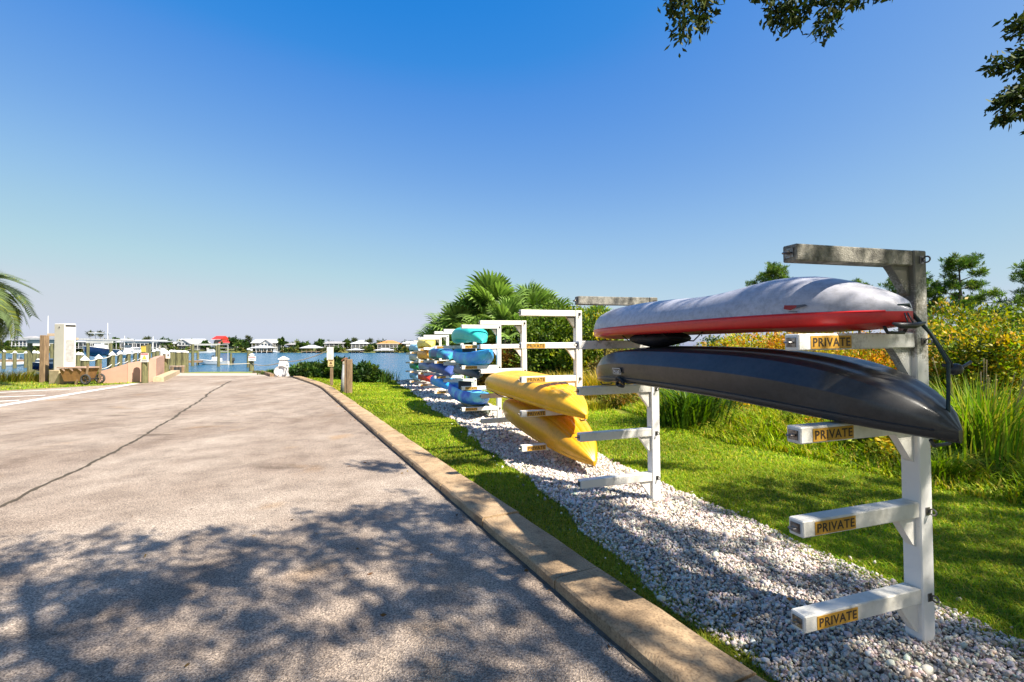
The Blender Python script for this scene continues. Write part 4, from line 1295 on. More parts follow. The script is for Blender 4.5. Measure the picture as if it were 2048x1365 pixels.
# ------------------------------------------------------------------ cabbage palms
def fan_frond(seed, petiole=.9, R=.85, nseg=24):
    r = random.Random(seed)
    V, F4, F3, C = [], [], [], []
    base_c = np.array([.15, .235, .045])
    def add(pts, fs, c):
        n0 = len(V); V.extend(pts); C.extend([c] * len(pts))
        for f in fs: (F4 if len(f) == 4 else F3).append([n0 + i for i in f])
    # petiole
    P0 = lambda t: Vector((petiole * t, 0, .16 * math.sin(t * 1.6)))
    for k in range(4):
        a, b = P0(k / 4), P0((k + 1) / 4); w = .018
        add([a + Vector((0, -w, 0)), a + Vector((0, w, 0)), b + Vector((0, w, 0)), b + Vector((0, -w, 0))], [(0, 1, 2, 3)], base_c * 1.5)
    hub = P0(1)
    for k in range(nseg):
        a = (-1 + 2 * k / (nseg - 1)) * rad(112)
        Rk = R * (.72 + .28 * math.cos(a * .8)) * r.uniform(.92, 1.06)
        d = Vector((math.cos(a), math.sin(a), .15 * math.cos(a) - .1)); s = Vector((-math.sin(a), math.cos(a), 0))
        w = R * .06
        up = .12 * (1 if k % 2 else -1) * .12
        m1 = hub + d * Rk * .52 + Vector((0, 0, up - .02)); m2 = hub + d * Rk * .82 + Vector((0, 0, -.05 - .03 * r.random()))
        tip = hub + d * Rk + Vector((0, 0, -.13 - .12 * r.random()))
        c = base_c * r.uniform(.5, 1.7)
        add([hub - s * .008, hub + s * .008, m1 + s * w, m1 - s * w, m2 + s * w * .6, m2 - s * w * .6, tip], [(0, 1, 2, 3), (3, 2, 4, 5), (5, 4, 6)], c)
    return np_mesh('fan_frond', np.array([tuple(v) for v in V]), [np.array(F4), np.array(F3)], LEAF, np.array(C))
FANS = [fan_frond(i, R=random.uniform(.8, .95)) for i in range(5)]
def cabbage_palm(label, px, d, top, nf=26, sc=1.0, trunk=True):
    x = (px - W0) / F * d
    base = Vector((x, d, TZ(x, d)))
    h = EYE - (top - HZ) / F * d - base.z
    crown = h - 1.6 * sc
    root = empty('cabbage_palm', base, label=label, cat='palm', group='cabbage palms behind the racks')
    lean = Vector((random.gauss(0, .1), random.gauss(0, .1), 0))
    MB().tube([Vector((0, 0, -.1)), Vector((0, 0, crown * .5)) + lean * .5, Vector((0, 0, crown)) + lean], [.19, .16, .17], 10).build('trunk', M_BARK, root, local=True, smooth=True)
    c = Vector((0, 0, crown)) + lean
    for k in range(nf):
        az = k * 2.39996 + random.gauss(0, .15)
        el = rad(82 - 120 * (k / nf) ** 1.0) + random.gauss(0, .1)
        s = sc * 1.18 * random.uniform(.85, 1.15)
        R = Matrix.Rotation(az, 3, 'Z') @ Matrix.Rotation(-el, 3, 'Y') @ Matrix.Rotation(random.gauss(0, .35), 3, 'X')
        link('frond', random.choice(FANS), root, c, R.to_euler(), (s, s, s))
    return root
cabbage_palm('tallest cabbage palm at the middle of the palm group', 985, 27, 566, 30, 1.35)
cabbage_palm('cabbage palm at the right of the palm group, beside a leafy bush', 1062, 27.5, 580, 26, 1.2)
cabbage_palm('cabbage palm with drooping fronds behind the fifth rack', 945, 28, 602, 28, 1.25)
cabbage_palm('low leaning cabbage palm at the left end of the palm group', 902, 29, 634, 26, 1.2)
cabbage_palm('cabbage palm in front of the tallest one, spreading low', 1010, 25.5, 606, 26, 1.15)
cabbage_palm('short cabbage palm showing above the second rack top arm', 1196, 30, 622, 20, 1.1)
cabbage_palm('short cabbage palm behind the teal kayak', 960, 25, 650, 22, 1.05)
cabbage_palm('lowest cabbage palm near the water end of the racks', 890, 30, 664, 20, 1.05)

cabbage_palm('spreading cabbage palm between the left end and the drooping one', 922, 27, 620, 26, 1.15)
cabbage_palm('cabbage palm half hidden behind the leafy bush above the third rack', 1095, 28, 600, 22, 1.1)

# feathery palm reaching in from the left edge
def feather_frond(seed, L=2.6):
    r = random.Random(seed)
    V, F4, F3, C = [], [], [], []
    def add(pts, fs, c):
        n0 = len(V); V.extend(pts); C.extend([c] * len(pts))
        for f in fs: (F4 if len(f) == 4 else F3).append([n0 + i for i in f])
    def rach(t): return Vector((L * (math.sin(t * 1.75) / 1.75) * 1.05, 0, L * (.34 * t - .95 * t ** 2.3)))
    N_ = 16
    for k in range(N_):
        a, b = rach(k / N_), rach((k + 1) / N_); w = .022 * (1 - k / N_) + .004
        add([a + Vector((0, -w, 0)), a + Vector((0, w, 0)), b + Vector((0, w, 0)), b + Vector((0, -w, 0))], [(0, 1, 2, 3)], np.array([.22, .22, .06]))
    for k in range(46):
        t = .14 + .86 * k / 46
        q = rach(t); tg = (rach(min(t + .02, 1.02)) - rach(t - .02)).normalized()
        for sd in (-1, 1):
            ln = .62 * math.sin(min(1, t * 1.05 + .12) * 2.7) ** .8 + .1
            ln *= r.uniform(.85, 1.1)
            d = (tg * .75 + Vector((0, sd * .8, .35))).normalized()
            s = tg.cross(d).normalized().cross(d).normalized()
            w = .03
            m = q + d * ln * .55; tip = q + d * ln * .95 + Vector((0, 0, -.16 * ln - .05))
            c = np.array([.13, .18, .07]) * r.uniform(.6, 1.35) * (np.array([1.5, 1.25, .55]) if r.random() < .22 else 1)
            add([q - s * w * .6, q + s * w * .6, m + s * w, m - s * w, tip], [(0, 1, 2, 3), (3, 2, 4)], c)
    return np_mesh('feather_frond', np.array([tuple(v) for v in V]), [np.array(F4), np.array(F3)], LEAF, np.array(C))
def pindo():
    d = 19.5; x = (-75 - W0) / F * d
    base = Vector((x, d, TZ(x, d)))
    root = empty('feather_palm', base, label='grey green feather palm arching in at the left edge of the picture', cat='palm')
    cz = 3.6
    MB().tube([(0, 0, -.1), (0, 0, 1.5), (.05, 0, cz)], [.3, .26, .24], 12).build('trunk', M_BARK, root, local=True, smooth=True)
    ff = [feather_frond(i) for i in range(4)]
    for k in range(30):
        az = k * 2.39996
        el = rad(70 - 95 * (k / 30))
        R = Matrix.Rotation(az, 3, 'Z') @ Matrix.Rotation(-el, 3, 'Y') @ Matrix.Rotation(random.gauss(0, .3), 3, 'X')
        s = random.uniform(.95, 1.15)
        link('frond', random.choice(ff), root, (.05, 0, cz), R.to_euler(), (s, s, s))
pindo()

# ------------------------------------------------------------------ pines beyond the brush
def pine(label, px, d, top, bottom_crown, w, n=9000, seed=1):
    r = random.Random(seed)
    x = (px - W0) / F * d
    base = Vector((x, d, 0))
    h = EYE - (top - HZ) / F * d
    zc = EYE - (bottom_crown - HZ) / F * d
    root = empty('pine_tree', base, label=label, cat='tree', group='pines beyond the thicket')
    MB().tube([base + Vector((0, 0, -.2)), base + Vector((.1, 0, h * .5)), base + Vector((0, .1, h * .96))], [.2, .13, .03], 8).build('trunk', M_BARK, root, smooth=True)
    bl = []; br = MB()
    R = w / F * d / 2
    for k in range(34):
        t = r.random(); z = zc + (h - zc) * t
        rr = R * (1 - t ** 1.6) ** .7 * r.uniform(.35, 1.0) + .12
        a = r.uniform(0, 6.28)
        q = base + Vector((math.cos(a) * rr, math.sin(a) * rr, z + r.gauss(0, .1)))
        br.tube([base + Vector((0, .05, z - rr * .25)), (base + Vector((0, 0, z - rr * .12))).lerp(q, .6), q], [.045, .03, .012], 5)
        for _ in range(3):
            bl.append((q.x + r.gauss(0, .28), q.y + r.gauss(0, .28), q.z + r.gauss(0, .12) + .08, .42, .42, .24))
    br.build('branches', M_BARK, root)
    foliage('needles', bl, int(n * 2.0), .28, [(.07, .14, .02), (.11, .19, .024), (.16, .23, .03), (.04, .08, .014)], root, None, 7, .5, .2, None, 26)
    return root
pine('tall pine at right, behind the nearest rack post', 1922, 38, 517, 655, 150, 13000, 3)
pine('pine half hidden behind the nearest rack post', 1822, 40, 545, 640, 130, 9000, 4)
pine('small pine standing left of the top arm, above the white kayak', 1551, 42, 533, 625, 105, 9000, 5)
pine('pine reaching in at the right edge of the picture', 2085, 33, 530, 640, 150, 9000, 6)
pine('low pine tip just showing over the white kayak', 1718, 46, 570, 630, 60, 4000, 7)
props(foliage('far_wood', [(8 + 1.7 * i, 47 + 3 * math.sin(i * 1.7), 1.2 + .35 * math.sin(i * 2.3), 2.2, 2.2, 1.5 + .3 * math.sin(i)) for i in range(36)], 22000, .22, DRK + GRN[:2], None, None, 2, .3, .5, None, 40, (30, 47, 0), 'stuff'), 'far line of dark green wood behind the thicket', 'wood')
# ------------------------------------------------------------------ things by the ramp: signs, posts, bollard
def at(px, d, z=None):
    x = (px - W0) / F * d
    return Vector((x, d, TZ(x, d) if z is None else z))
def H(py, d): return EYE - (py - HZ) / F * d

def info_sign():
    d = 22.4; b = at(661, d)
    root = empty('notice_sign', b, label='notice sign with white board over yellowish board on wooden stake', cat='sign')
    MB().box(b + Vector((.05, .03, .45)), (.13, .05, 1.5)).build('stake', M_WOOD, root)
    w = MB().box(b + Vector((-.01, -.012, H(707.5, d) - b.z)), (.31, .025, .62)).build('board', M_SIGNW, root)
    y = MB().box(b + Vector((.03, -.012, H(726.5, d) - b.z)), (.28, .025, .33)).build('warning_board', pm('cream_yellow', (.72, .56, .28), (.62, .46, .2), 6, .6), root)
    grey = pm('faded_print', (.45, .42, .38), (.55, .52, .48))
    for k in range(9):
        MB().box(b + Vector((-.01, -.0265, H(712, d) - b.z + .1 - k * .035)), (.2 - .02 * (k % 3), .003, .010)).build('print_line', grey, w)
    MB().box(b + Vector((-.01, -.0265, H(700.5, d) - b.z + .03)), (.05, .003, .11)).build('crest', grey, w)
    br = pm('brown_ink', (.20, .11, .05))
    zz = H(727, d) - b.z
    MB().add([b + Vector((.03 + a, -.0265, zz + c)) for a, c in ((-.075, -.04), (.075, -.04), (.015, .075), (-.015, .075))], [(0, 1, 2, 3)]).build('warning_symbol', br, y)
    MB().box(b + Vector((.03, -.0265, zz + .125)), (.2, .003, .035)).build('print_line', br, y)
    MB().box(b + Vector((.03, -.0265, zz - .10)), (.2, .003, .03)).build('print_line', br, y)
info_sign()

def pipe_post():
    d = 18.4; b = at(685, d)
    root = empty('pipe_post', b, label='grey pipe post with rusty cap beside the wooden posts', cat='post')
    MB().tube([b + Vector((0, 0, -.1)), b + Vector((.1, 0, H(728, d) - b.z))], .085, 14).build('pipe', M_GREYP, root, smooth=True)
    MB().lathe(b + Vector((.1, 0, H(729, d) - b.z)), [(.07, 0), (.095, .02), (.095, .09), (.05, .11)], 12).build('collar', pm('cream_paint', (.7, .62, .42)), root)
    MB().tube([b + Vector((-.02, 0, H(722, d) - b.z)), b + Vector((.08, -.02, H(718, d) - b.z)), b + Vector((.2, 0, H(717, d) - b.z))], .035, 7).build('rusty_spout', pm('rust', (.30, .12, .06), (.16, .07, .04), 12, .9), root)
pipe_post()
def wood_posts():
    for px, w, top, lab in ((693, .12, 719, 'thin wooden post directly beside the grey pipe post'), (699.5, .17, 719, 'thick brown wooden post right of the grey pipe post')):
        d = 17.8; b = at(px, d)
        r = empty('wooden_post', b, label=lab, cat='post')
        MB().box(b + Vector((0, 0, (H(top, d) - b.z) / 2 - .05)), (w, w, H(top, d) - b.z + .1), bev=.012).build('post', M_WOOD, r)
wood_posts()

def bollard():
    d = 28.0; b = at(567.5, d); b.z = 0
    root = empty('mooring_bollard', b, label='white capped dock bollard with coiled white hose at the ramp corner', cat='bollard')
    m = pm('bollard_white', (.82, .80, .78), (.72, .68, .66), 5, .5)
    h = H(713, d)
    mb = MB().box(b + Vector((0, 0, .05)), (.80, .60, .10))
    mb.box(b + Vector((0, 0, .42)), (.66, .5, .68), taper=.62).box(b + Vector((0, 0, .86)), (.40, .32, .26), taper=.92)
    mb.build('body', m, root)
    for s in (-1, 1): MB().box(b + Vector((s * .235, 0, .72)), (.08, .16, .12)).build('outlet', M_GEL, root)
    c = MB().box(b + Vector((0, 0, 1.02)), (.50, .40, .05)); c.box(b + Vector((0, 0, 1.045 + (h - 1.045) / 2)), (.48, .38, h - 1.045), taper=.12); c.build('cap', m, root)
    for k in range(5):
        R = .20 + .055 * k
        pth = [b + Vector((R * math.sin(a) * .95, -.27 - .012 * k + .05 * math.cos(a), .70 - .05 * k * .4 - (1 - math.cos(a)) * (.30 - .0 * k))) for a in np.linspace(-2.7, 2.7, 22)]
        MB().tube(pth, .026, 7).build('hose_coil', m if k % 2 else pm('grey_hose', (.5, .48, .46)), root, smooth=True)
    return b + Vector((0, 0, .92))
BT = bollard()

def sag_rope(a, b, sag, r, name, label, mat=None, n=16, cat='rope'):
    pts = [a.lerp(b, t) + Vector((0, 0, -4 * sag * t * (1 - t))) for t in np.linspace(0, 1, n)]
    o = MB().tube(pts, r, 6).build(name, mat or M_ROPE, smooth=True)
    props(o, label, cat); return o
sag_rope(BT + Vector((.2, 0, -.05)), at(655, 22.3) + Vector((0, 0, H(702, 22.3) - at(655, 22.3).z)), .12, .022, 'rope', 'pale rope rising from the white bollard to the notice sign')

# timber edging at the right corner of the ramp
for a, c, lab in (((545, 754.5), (524, 743.5), 'low timber edging beside the bollard'), ((524, 744), (508, 744.5), 'dark timber edging along the end of the ramp')):
    A, B = P(a[0], a[1], 27.6), P(c[0], c[1], 31.5)
    if a[0] == 524: A, B = P(524, 744, 31.5), P(508, 744.5, 31.7)
    d = (B - A).normalized(); s = Vector((d.y, -d.x, 0)) * .12
    A.z = B.z = .16
    o = MB().prism([(A - s)[:2], (A + s)[:2], (B + s)[:2], (B - s)[:2]], -.5, .17).build('edging', M_WOOD if a[0] == 545 else M_PILE)
    props(o, lab, 'edging')

def piling(px, d, top, r=.15, cap='cone', label=None, base_z=None, group=None, mat=None, bottom=None):
    b = at(px, d, base_z if base_z is not None else WATER - .6)
    root = empty('piling', b, label=label, cat='piling', group=group)
    z1 = H(top, d)
    capm = M_SIGNW
    hcap = r * 1.5 if cap == 'cone' else r * .9 if cap == 'ball' else 0
    MB().tube([b, Vector((b.x, b.y, (b.z + z1) / 2)), Vector((b.x, b.y, z1 - hcap))], [r * 1.06, r * 1.02, r], 12).build('pile', mat or M_PILE, root)
    if cap == 'cone': MB().lathe((b.x, b.y, z1 - hcap), [(r * 1.25, -.02), (r * 1.25, .04), (.02, hcap)], 12).build('cap', capm, root)
    if cap == 'ball': MB().lathe((b.x, b.y, z1 - hcap), [(r * 1.15, -.05), (r * 1.15, hcap * .35), (r * .8, hcap * .75), (.03, hcap)], 12).build('cap', capm, root, smooth=True)
    return root

piling(497.3, 67, 697, .22, 'ball', 'round capped piling standing in the water left of the signed one')
sp_ = piling(503.5, 42, 707.5, .19, 'ball', 'dark piling with white sign at the end of the ramp', -.4)
piling(502.5, 90, 699, .24, 'ball', 'round capped piling behind the signed piling')
d = 41.7
sb_ = MB().box((at(504.5, d).x, d, H(717.5, d)), (.66, .04, .42)).build('sign_board', M_SIGNW, sp_)
MB().box((at(504.5, d).x, d - .024, H(715, d)), (.6, .004, .07)).build('red_band', pm('faded_red', (.45, .10, .10), (.6, .3, .3), 20, .6), sb_)
MB().box((at(504.5, d).x, d - .024, H(719, d)), (.4, .004, .05)).build('print_line', pm('grey_print', (.3, .3, .3)), sb_)
sag_rope(P(500, 727.3, 41.5), P(440, 729, 40), .02, .03, 'rope', 'pale rope stretched low over the water from signed piling', cat='rope')
sag_rope(BT + Vector((-.2, 0, -.12)), P(505, 728, 41.5), .15, .03, 'rope', 'pale rope from the bollard across to the signed piling')

# ------------------------------------------------------------------ left side: pink wall, tower, cart, roped pilings
def pink_wall():
    root = empty('pink_wall', (-18.8, 23, 0), label='pink stucco wall with rising top beside the ramp', cat='wall')
    def panel(a, b, ta, tb, th=.25):
        a, b = Vector(a), Vector(b); dn = (b - a).normalized(); n = Vector((dn.y, -dn.x)) * -th
        V = [(a.x, a.y, -.6), (b.x, b.y, -.6), (b.x, b.y, tb), (a.x, a.y, ta)]
        V += [(p[0] + n.x, p[1] + n.y, p[2]) for p in V]
        return MB().add(V, [(0, 1, 2, 3), (7, 6, 5, 4), (0, 4, 5, 1), (1, 5, 6, 2), (2, 6, 7, 3), (3, 7, 4, 0)])
    A, B, C, D = (-19.72, 22.5), (-18.75, 22.9), (-18.1, 23.9), (-22.75, 30.8)
    panel(A, B, .58, .93).build('wall_panel', M_PINK, root)
    panel((-18.74, 22.91), C, .94, 1.14).build('wall_panel', M_PINK, root)
    e = Vector(C).lerp(Vector(D), .36)
    panel(Vector(C) + (Vector(D) - Vector(C)).normalized() * .02, e, 1.15, 1.2).build('wall_panel', M_PINK, root)
    panel(e + (Vector(D) - Vector(C)).normalized() * .05, D, 1.2, 1.2).build('wall_panel', M_PINK, root)
pink_wall()
A, B = Vector((-17.6, 23.4, 0)), Vector((-21.9, 30.6, 0))
dd = (B - A).normalized(); s = Vector((dd.y, -dd.x, 0)) * .22
props(MB().prism([(A - s)[:2], (A + s)[:2], (B + s)[:2], (B - s)[:2]], -.3, .24).build('ramp_kerb', M_CONC), 'thick pale kerb beam along the left side of the ramp', 'kerb')

def sign_post():
    d = 22.6; b = at(290.5, d)
    root = empty('sign_post', b, label='round wooden post with yellow plate and white warning sign by the pink wall', cat='sign')
    MB().tube([b + Vector((0, 0, -.1)), b + Vector((0, 0, H(691, d)))], .145, 14).build('post', M_PILE, root, smooth=False)
    MB().box(b + Vector((.04, -.16, H(699, d))), (.21, .03, .27)).build('yellow_plate', M_YEL, root)
    w = MB().box(b + Vector((.10, -.16, H(715.5, d))), (.36, .03, .43)).build('warning_sign', M_SIGNW, root)
    MB().box(b + Vector((.10, -.177, H(715.5, d) + .165)), (.35, .004, .08)).build('red_band', pm('faded_red', (.45, .10, .10)), w)
    MB().add([b + Vector((.10 + a, -.177, H(715.5, d) + c)) for a, c in ((-.11, -.09), (.11, -.09), (.02, .10), (-.02, .10))], [(0, 1, 2, 3)]).build('warning_triangle', pm('sign_yellow', (.62, .55, .08)), w)
    MB().box(b + Vector((.10, -.177, H(715.5, d) - .15)), (.26, .004, .05)).build('print_line', pm('grey_print', (.3, .3, .3)), w)
sign_post()
r_ = piling(332.5, 30.4, 700, .17, 'cone', 'wooden piling with white cone cap and white sign at end of pink wall', -.2)
d = 30.15
w_ = MB().box((at(336, d).x, d, H(712, d)), (.27, .03, .36)).build('sign_plate', M_SIGNW, r_)
MB().box((at(337, d).x, d - .017, H(711, d)), (.09, .004, .13)).build('symbol', pm('dark_print', (.1, .1, .1)), w_)

def tower():
    d = 22.2; b = at(127, d); b.z = 0
    root = empty('utility_tower', b, label='tall white utility tower on a tan concrete base', cat='tower')
    rz = -.32
    h = H(648, d)
    base = MB().box(b + Vector((-.05, 0, .32)), (.74, .62, .66), (0, 0, rz), bev=.02).build('base', M_CONC, root)
    MB().box(b + Vector((.03, .05, (h + .65) / 2)), (.74, .46, h - .65), (0, 0, rz), bev=.02).build('column', pm('cream_white', (.78, .74, .68), (.72, .68, .62), 2, .5), root)
    R = Matrix.Rotation(rz, 3, 'Z')
    q = lambda x, y, z: b + Vector((.03, .05, 0)) + R @ Vector((x, y, z))
    # louvre, panel and small lamp on the side facing the ramp
    MB().box(q(.374, .0, h - .10), (.012, .40, .09), (0, 0, rz)).build('louvre', M_DGREY, root)
    MB().box(q(.374, -.02, 1.55), (.012, .34, 1.05), (0, 0, rz)).build('panel', M_GREYP, root)
    MB().box(q(.0, -.236, h - .17), (.05, .02, .06), (0, 0, rz)).build('vent', M_DGREY, root)
tower()

def cart():
    d = 21.9; b = at(161, d); b.z = 0
    root = empty('dock_cart', b, label='brown wooden dock cart with wheels beside the white tower', cat='cart')
    m = pm('brown_plywood', (.30, .15, .05), (.20, .10, .035), 4, .75, .2, 30)
    top, bot = H(735, d), .16
    n = MB()
    wl = [(-.78, .62), (.78, .62)]
    V = []
    for z, x0, x1, y in ((bot, -.46, .36, .30), (top - .05, -.60, .54, .40)):
        V += [(b.x + x0, b.y - y, z), (b.x + x1, b.y - y, z), (b.x + x1, b.y + y, z), (b.x + x0, b.y + y, z)]
    n.add(V, [(3, 2, 1, 0), (0, 1, 5, 4), (1, 2, 6, 5), (2, 3, 7, 6), (3, 0, 4, 7)])
    n.build('tub', m, root)
    MB().box(b + Vector((-.02, 0, top)), (1.28, .9, .05)).build('lid', pm('weathered_board', (.45, .30, .22), (.34, .22, .16), 4, .8), root)
    for x in (-.5, -.12, .26):
        MB().extrude([b + Vector((x, -.44, top - .03)), b + Vector((x + .16, -.44, top - .03)), b + Vector((x + .16, -.44, top - .16))], (0, .06, 0)).build('lid_bracket', pm('weathered_board', (.45, .3, .22)), root)
    for s in (-1, 1):
        w = MB().torus(b + Vector((.60, s * .38, .25)), .20, .045, 'y', 20, 8).build('wheel', M_TYRE, root, smooth=True)
        sp = MB()
        for k in range(6):
            a = k * math.pi / 3
            sp.tube([b + Vector((.60, s * .38, .25)), b + Vector((.60 + .20 * math.cos(a), s * .38, .25 + .20 * math.sin(a)))], .015, 5)
        sp.build('spokes', M_DARKSTEEL, w)
    MB().tube([b + Vector((.60, -.40, .25)), b + Vector((.60, .40, .25))], .03, 6).build('axle', M_DARKSTEEL, root)
    for s in (-1, 1):
        MB().box(b + Vector((.62, s * .34, .5)), (.07, .05, .9), (0, .1, 0)).build('handle', M_WOOD, root)
        MB().box(b + Vector((.12, s * .3, .1)), (.08, .06, .28), (0, .4, 0)).build('leg', M_WOOD, root)
cart()

def shelter():
    d = 23.2; b = at(89, d); b.z = -.2
    root = empty('boat_shelter', b, label='tan timber post and roof beams of a boat shelter beside the white tower', cat='shelter')
    h = H(671, d)
    MB().box((b.x, b.y, h / 2 - .1), (.25, .25, h + .2), bev=.015).build('post', M_WOOD, root)
    MB().box((b.x + .35, b.y + .3, h + .03), (.95, .1, .14)).build('beam', pm('pale_board', (.62, .48, .34)), root)
    MB().box((b.x + .35, b.y + .9, h - .16), (.9, .1, .12)).build('beam', pm('pale_board', (.62, .48, .34)), root)
    b2 = at(80, 30)
shelter()

GP = 'roped pilings along the walkway behind the pink wall'
ordn = ['nearest', 'second', 'third', 'fourth', 'fifth', 'sixth', 'seventh']
RP = [(170, 25.6, 712), (197.5, 27, 709.5), (224.5, 30.5, 703.5), (240, 34, 702), (257, 38, 701.5), (270.5, 42, 700.5), (281, 46, 700)]
tops = []
for i, (px, d, top) in enumerate(RP):
    piling(px, d, top, .15 if i else .16, 'cone', ordn[i] + ' capped piling of the roped row behind the pink wall', None, GP)
    tops.append(P(px, top + 8 * 25 / d, d))
for i in range(len(tops) - 1):
    for k, dz in enumerate((0, -.62)):
        sag_rope(tops[i] + Vector((0, 0, dz)), tops[i + 1] + Vector((0, 0, dz)), .10, .03, 'rope', ('upper' if k == 0 else 'lower') + ' white rope between the %s and %s roped pilings' % (ordn[i], ordn[i + 1]), pm('white_rope', (.72, .68, .58), (.6, .55, .45), 30, .9))

# cluster of stout pilings at the left of the ramp mouth, with fender boards
PC = [(343, 36, 700), (349.5, 38, 700.5), (356, 36.5, 701), (362, 38.5, 701.5), (368, 37, 701), (373, 38.5, 702)]
lab = ['leftmost stout piling', 'second stout piling', 'third stout piling', 'fourth stout piling', 'fifth stout piling', 'rightmost stout piling']
for (px, d, top), l in zip(PC, lab):
    piling(px, d, top, .16, 'ball', l + ' in the cluster at the left of the ramp mouth', None, 'stout pilings at the ramp mouth')
FT = [(345, 33.5), (352.5, 33.2), (359, 33.4), (365, 33.8)]
for (px, d), l in zip(FT, ['leftmost', 'second', 'third', 'rightmost']):
    b = at(px, d, -.3)
    r = empty('fender_block', b, label=l + ' dock fender block below the stout pilings', cat='fender', group='fender blocks at the ramp mouth')
    MB().box(b + Vector((0, 0, .28)), (.2, .2, .72), bev=.02).build('block', M_TYRE if px in (352.5, 359) else M_WOOD, r)
    MB().box(b + Vector((0, 0, .68)), (.22, .22, .1), bev=.01).build('top_cap', M_DECK, r)
o = MB().box((at(352, 34).x, 34.0, .28), (1.1, .3, .25), bev=.02).build('fender_beam', pm('grey_timber', (.34, .30, .28), (.22, .19, .18), 6, .9)); props(o, 'grey timber beam behind the fender blocks', 'beam')
o = MB().lathe(at(326, 30.9, .9), [(.17, 0), (.18, .55), (.15, .72), (.03, .78)], 12).build('dock_bin', pm('bin_white', (.76, .74, .70))); props(o, 'small white round topped bin behind the pink wall end', 'bin')

# ------------------------------------------------------------------ boats, docks, lifts
def boat(name, label, px, d, L, rz, mh, z=WATER, top=True, console=True, engines=1, cabin=False, bw=.32):
    b = at(px, d, z)
    root = empty(name, b, (0, 0, rz), label, 'boat')
    W = L * bw / 2; ns = 15; rings = []
    for k in range(ns):
        t = k / (ns - 1)
        w = W * (1 - max(0, (t - .35) / .65) ** 2.4) ** .8 * (.92 + .08 * min(1, t * 3)) + .02
        zs = L * (.095 + .07 * t ** 2); zk = -L * .03 + L * .10 * max(0, (t - .62) / .38) ** 2
        ring = []
        for yf, zf in ((-1, 1), (-.96, .72), (-.84, .3), (-.4, .08), (0, 0), (.4, .08), (.84, .3), (.96, .72), (1, 1)):
            ring.append(Vector((-L / 2 + L * t, yf * w, zk + (zs - zk) * zf)))
        rings.append(ring)
    hull = MB().loft(rings); hull.f.append(tuple(range(8, -1, -1)))
    hull.build('hull', mh, root, local=True, auto=45)
    dk = MB().loft([[Vector((r[0].x, r[0].y * .985, r[0].z - .02 - .1 * (1 if 0 < i < 10 else 0))), Vector((r[0].x, 0, r[0].z - .02 - .1 * (1 if 0 < i < 10 else 0) + .02)), Vector((r[-1].x, r[-1].y * .985, r[-1].z - .02 - .1 * (1 if 0 < i < 10 else 0)))] for i, r in enumerate(rings)])
    dk.build('deck', M_GEL, root, local=True)
    zr = L * .11
    rub = MB()
    for s in (0, -1): rub.tube([r[s] + Vector((0, 0, .01)) for r in rings], .03 * L / 6, 5)
    rub.build('rub_rail', M_GEL if mh is M_NAVY else M_GREYP, root, local=True)
    if console:
        MB().box((-.03 * L, 0, zr + L * .05), (L * .12, L * .13, L * .14), taper=.85).build('console', M_GEL, root, local=True)
        MB().box((.03 * L, 0, zr + L * .14), (.02, L * .12, L * .06), (0, -.4, 0)).build('windscreen', M_GLASS, root, local=True)
        MB().box((-.16 * L, 0, zr + L * .03), (L * .07, L * .16, L * .10)).build('helm_seat', M_GEL, root, local=True)
    if cabin:
        MB().box((.08 * L, 0, zr + L * .06), (L * .36, L * .22, L * .12), taper=.8).build('cabin', M_GEL, root, local=True)
        MB().box((.08 * L, 0, zr + L * .075), (L * .335, L * .215, L * .04), taper=.95).build('cabin_window', M_GLASS, root, local=True)
    if top:
        zt = zr + L * .30
        MB().box((-.04 * L, 0, zt), (L * .30, L * .24, .07), bev=.02).build('hard_top', M_GEL, root, local=True)
        for sx in (-.14, .06):
            for sy in (-1, 1): MB().tube([(sx * L, sy * L * .10, zr), (sx * L * .95, sy * L * .10, zt - .03)], .03, 6).build('top_leg', M_GREYP, root, local=True)
    for k in range(engines):
        y = (k - (engines - 1) / 2) * .5
        e = MB().box((-L / 2 - .25, y, zr + .25), (.42, .36, .55), (0, .15, 0), bev=.06); e.box((-L / 2 - .25, y, zr - .35), (.2, .14, .8)); e.build('outboard_motor', M_DGREY, root, local=True)
    return root
boat('motor_boat', 'white centre console boat with dark outboard moored at the lift', 428, 78, 5.6, .0 + math.pi, M_GEL, top=False, engines=2)
boat('motor_boat', 'navy blue boat raised on the lift behind the roped pilings', 197, 62, 7.0, rad(-70), M_NAVY, .75, True, True, 1)
boat('motor_boat', 'blue hulled boat under the shelter left of the white tower', 104, 44, 4.6, rad(-85), M_NAVY, -.35, False, False, 1, True)
boat('motor_boat', 'small white cabin boat far out by the opposite shore', 419, 240, 9.0, .1, M_GEL, top=False, console=False, cabin=True)
boat('motor_boat', 'white boat moored before the white house with long boathouse', 551, 258, 7.5, rad(-80), M_GEL, top=True, cabin=True, console=False)
for px, d, lab in ((18, 72, 'leftmost small white boat at the left dock'), (40, 74, 'white boat with dark canopy at the left dock'), (62, 78, 'pale blue boat at the right end of the left dock')):
    boat('motor_boat', lab, px, d, 4.6, .15, M_GEL if px != 62 else pm('pale_blue_gel', (.35, .52, .60)), top=px == 40, engines=1)
for px, d, lab in ((256, 70, 'white boat with dark stripe behind the fourth roped piling'), (272, 84, 'white cabin boat left of the post with yellow plate')):
    boat('motor_boat', lab, px, d, 6.5, rad(-60), M_GEL, .3, px == 256, px == 256, 1, px != 256)

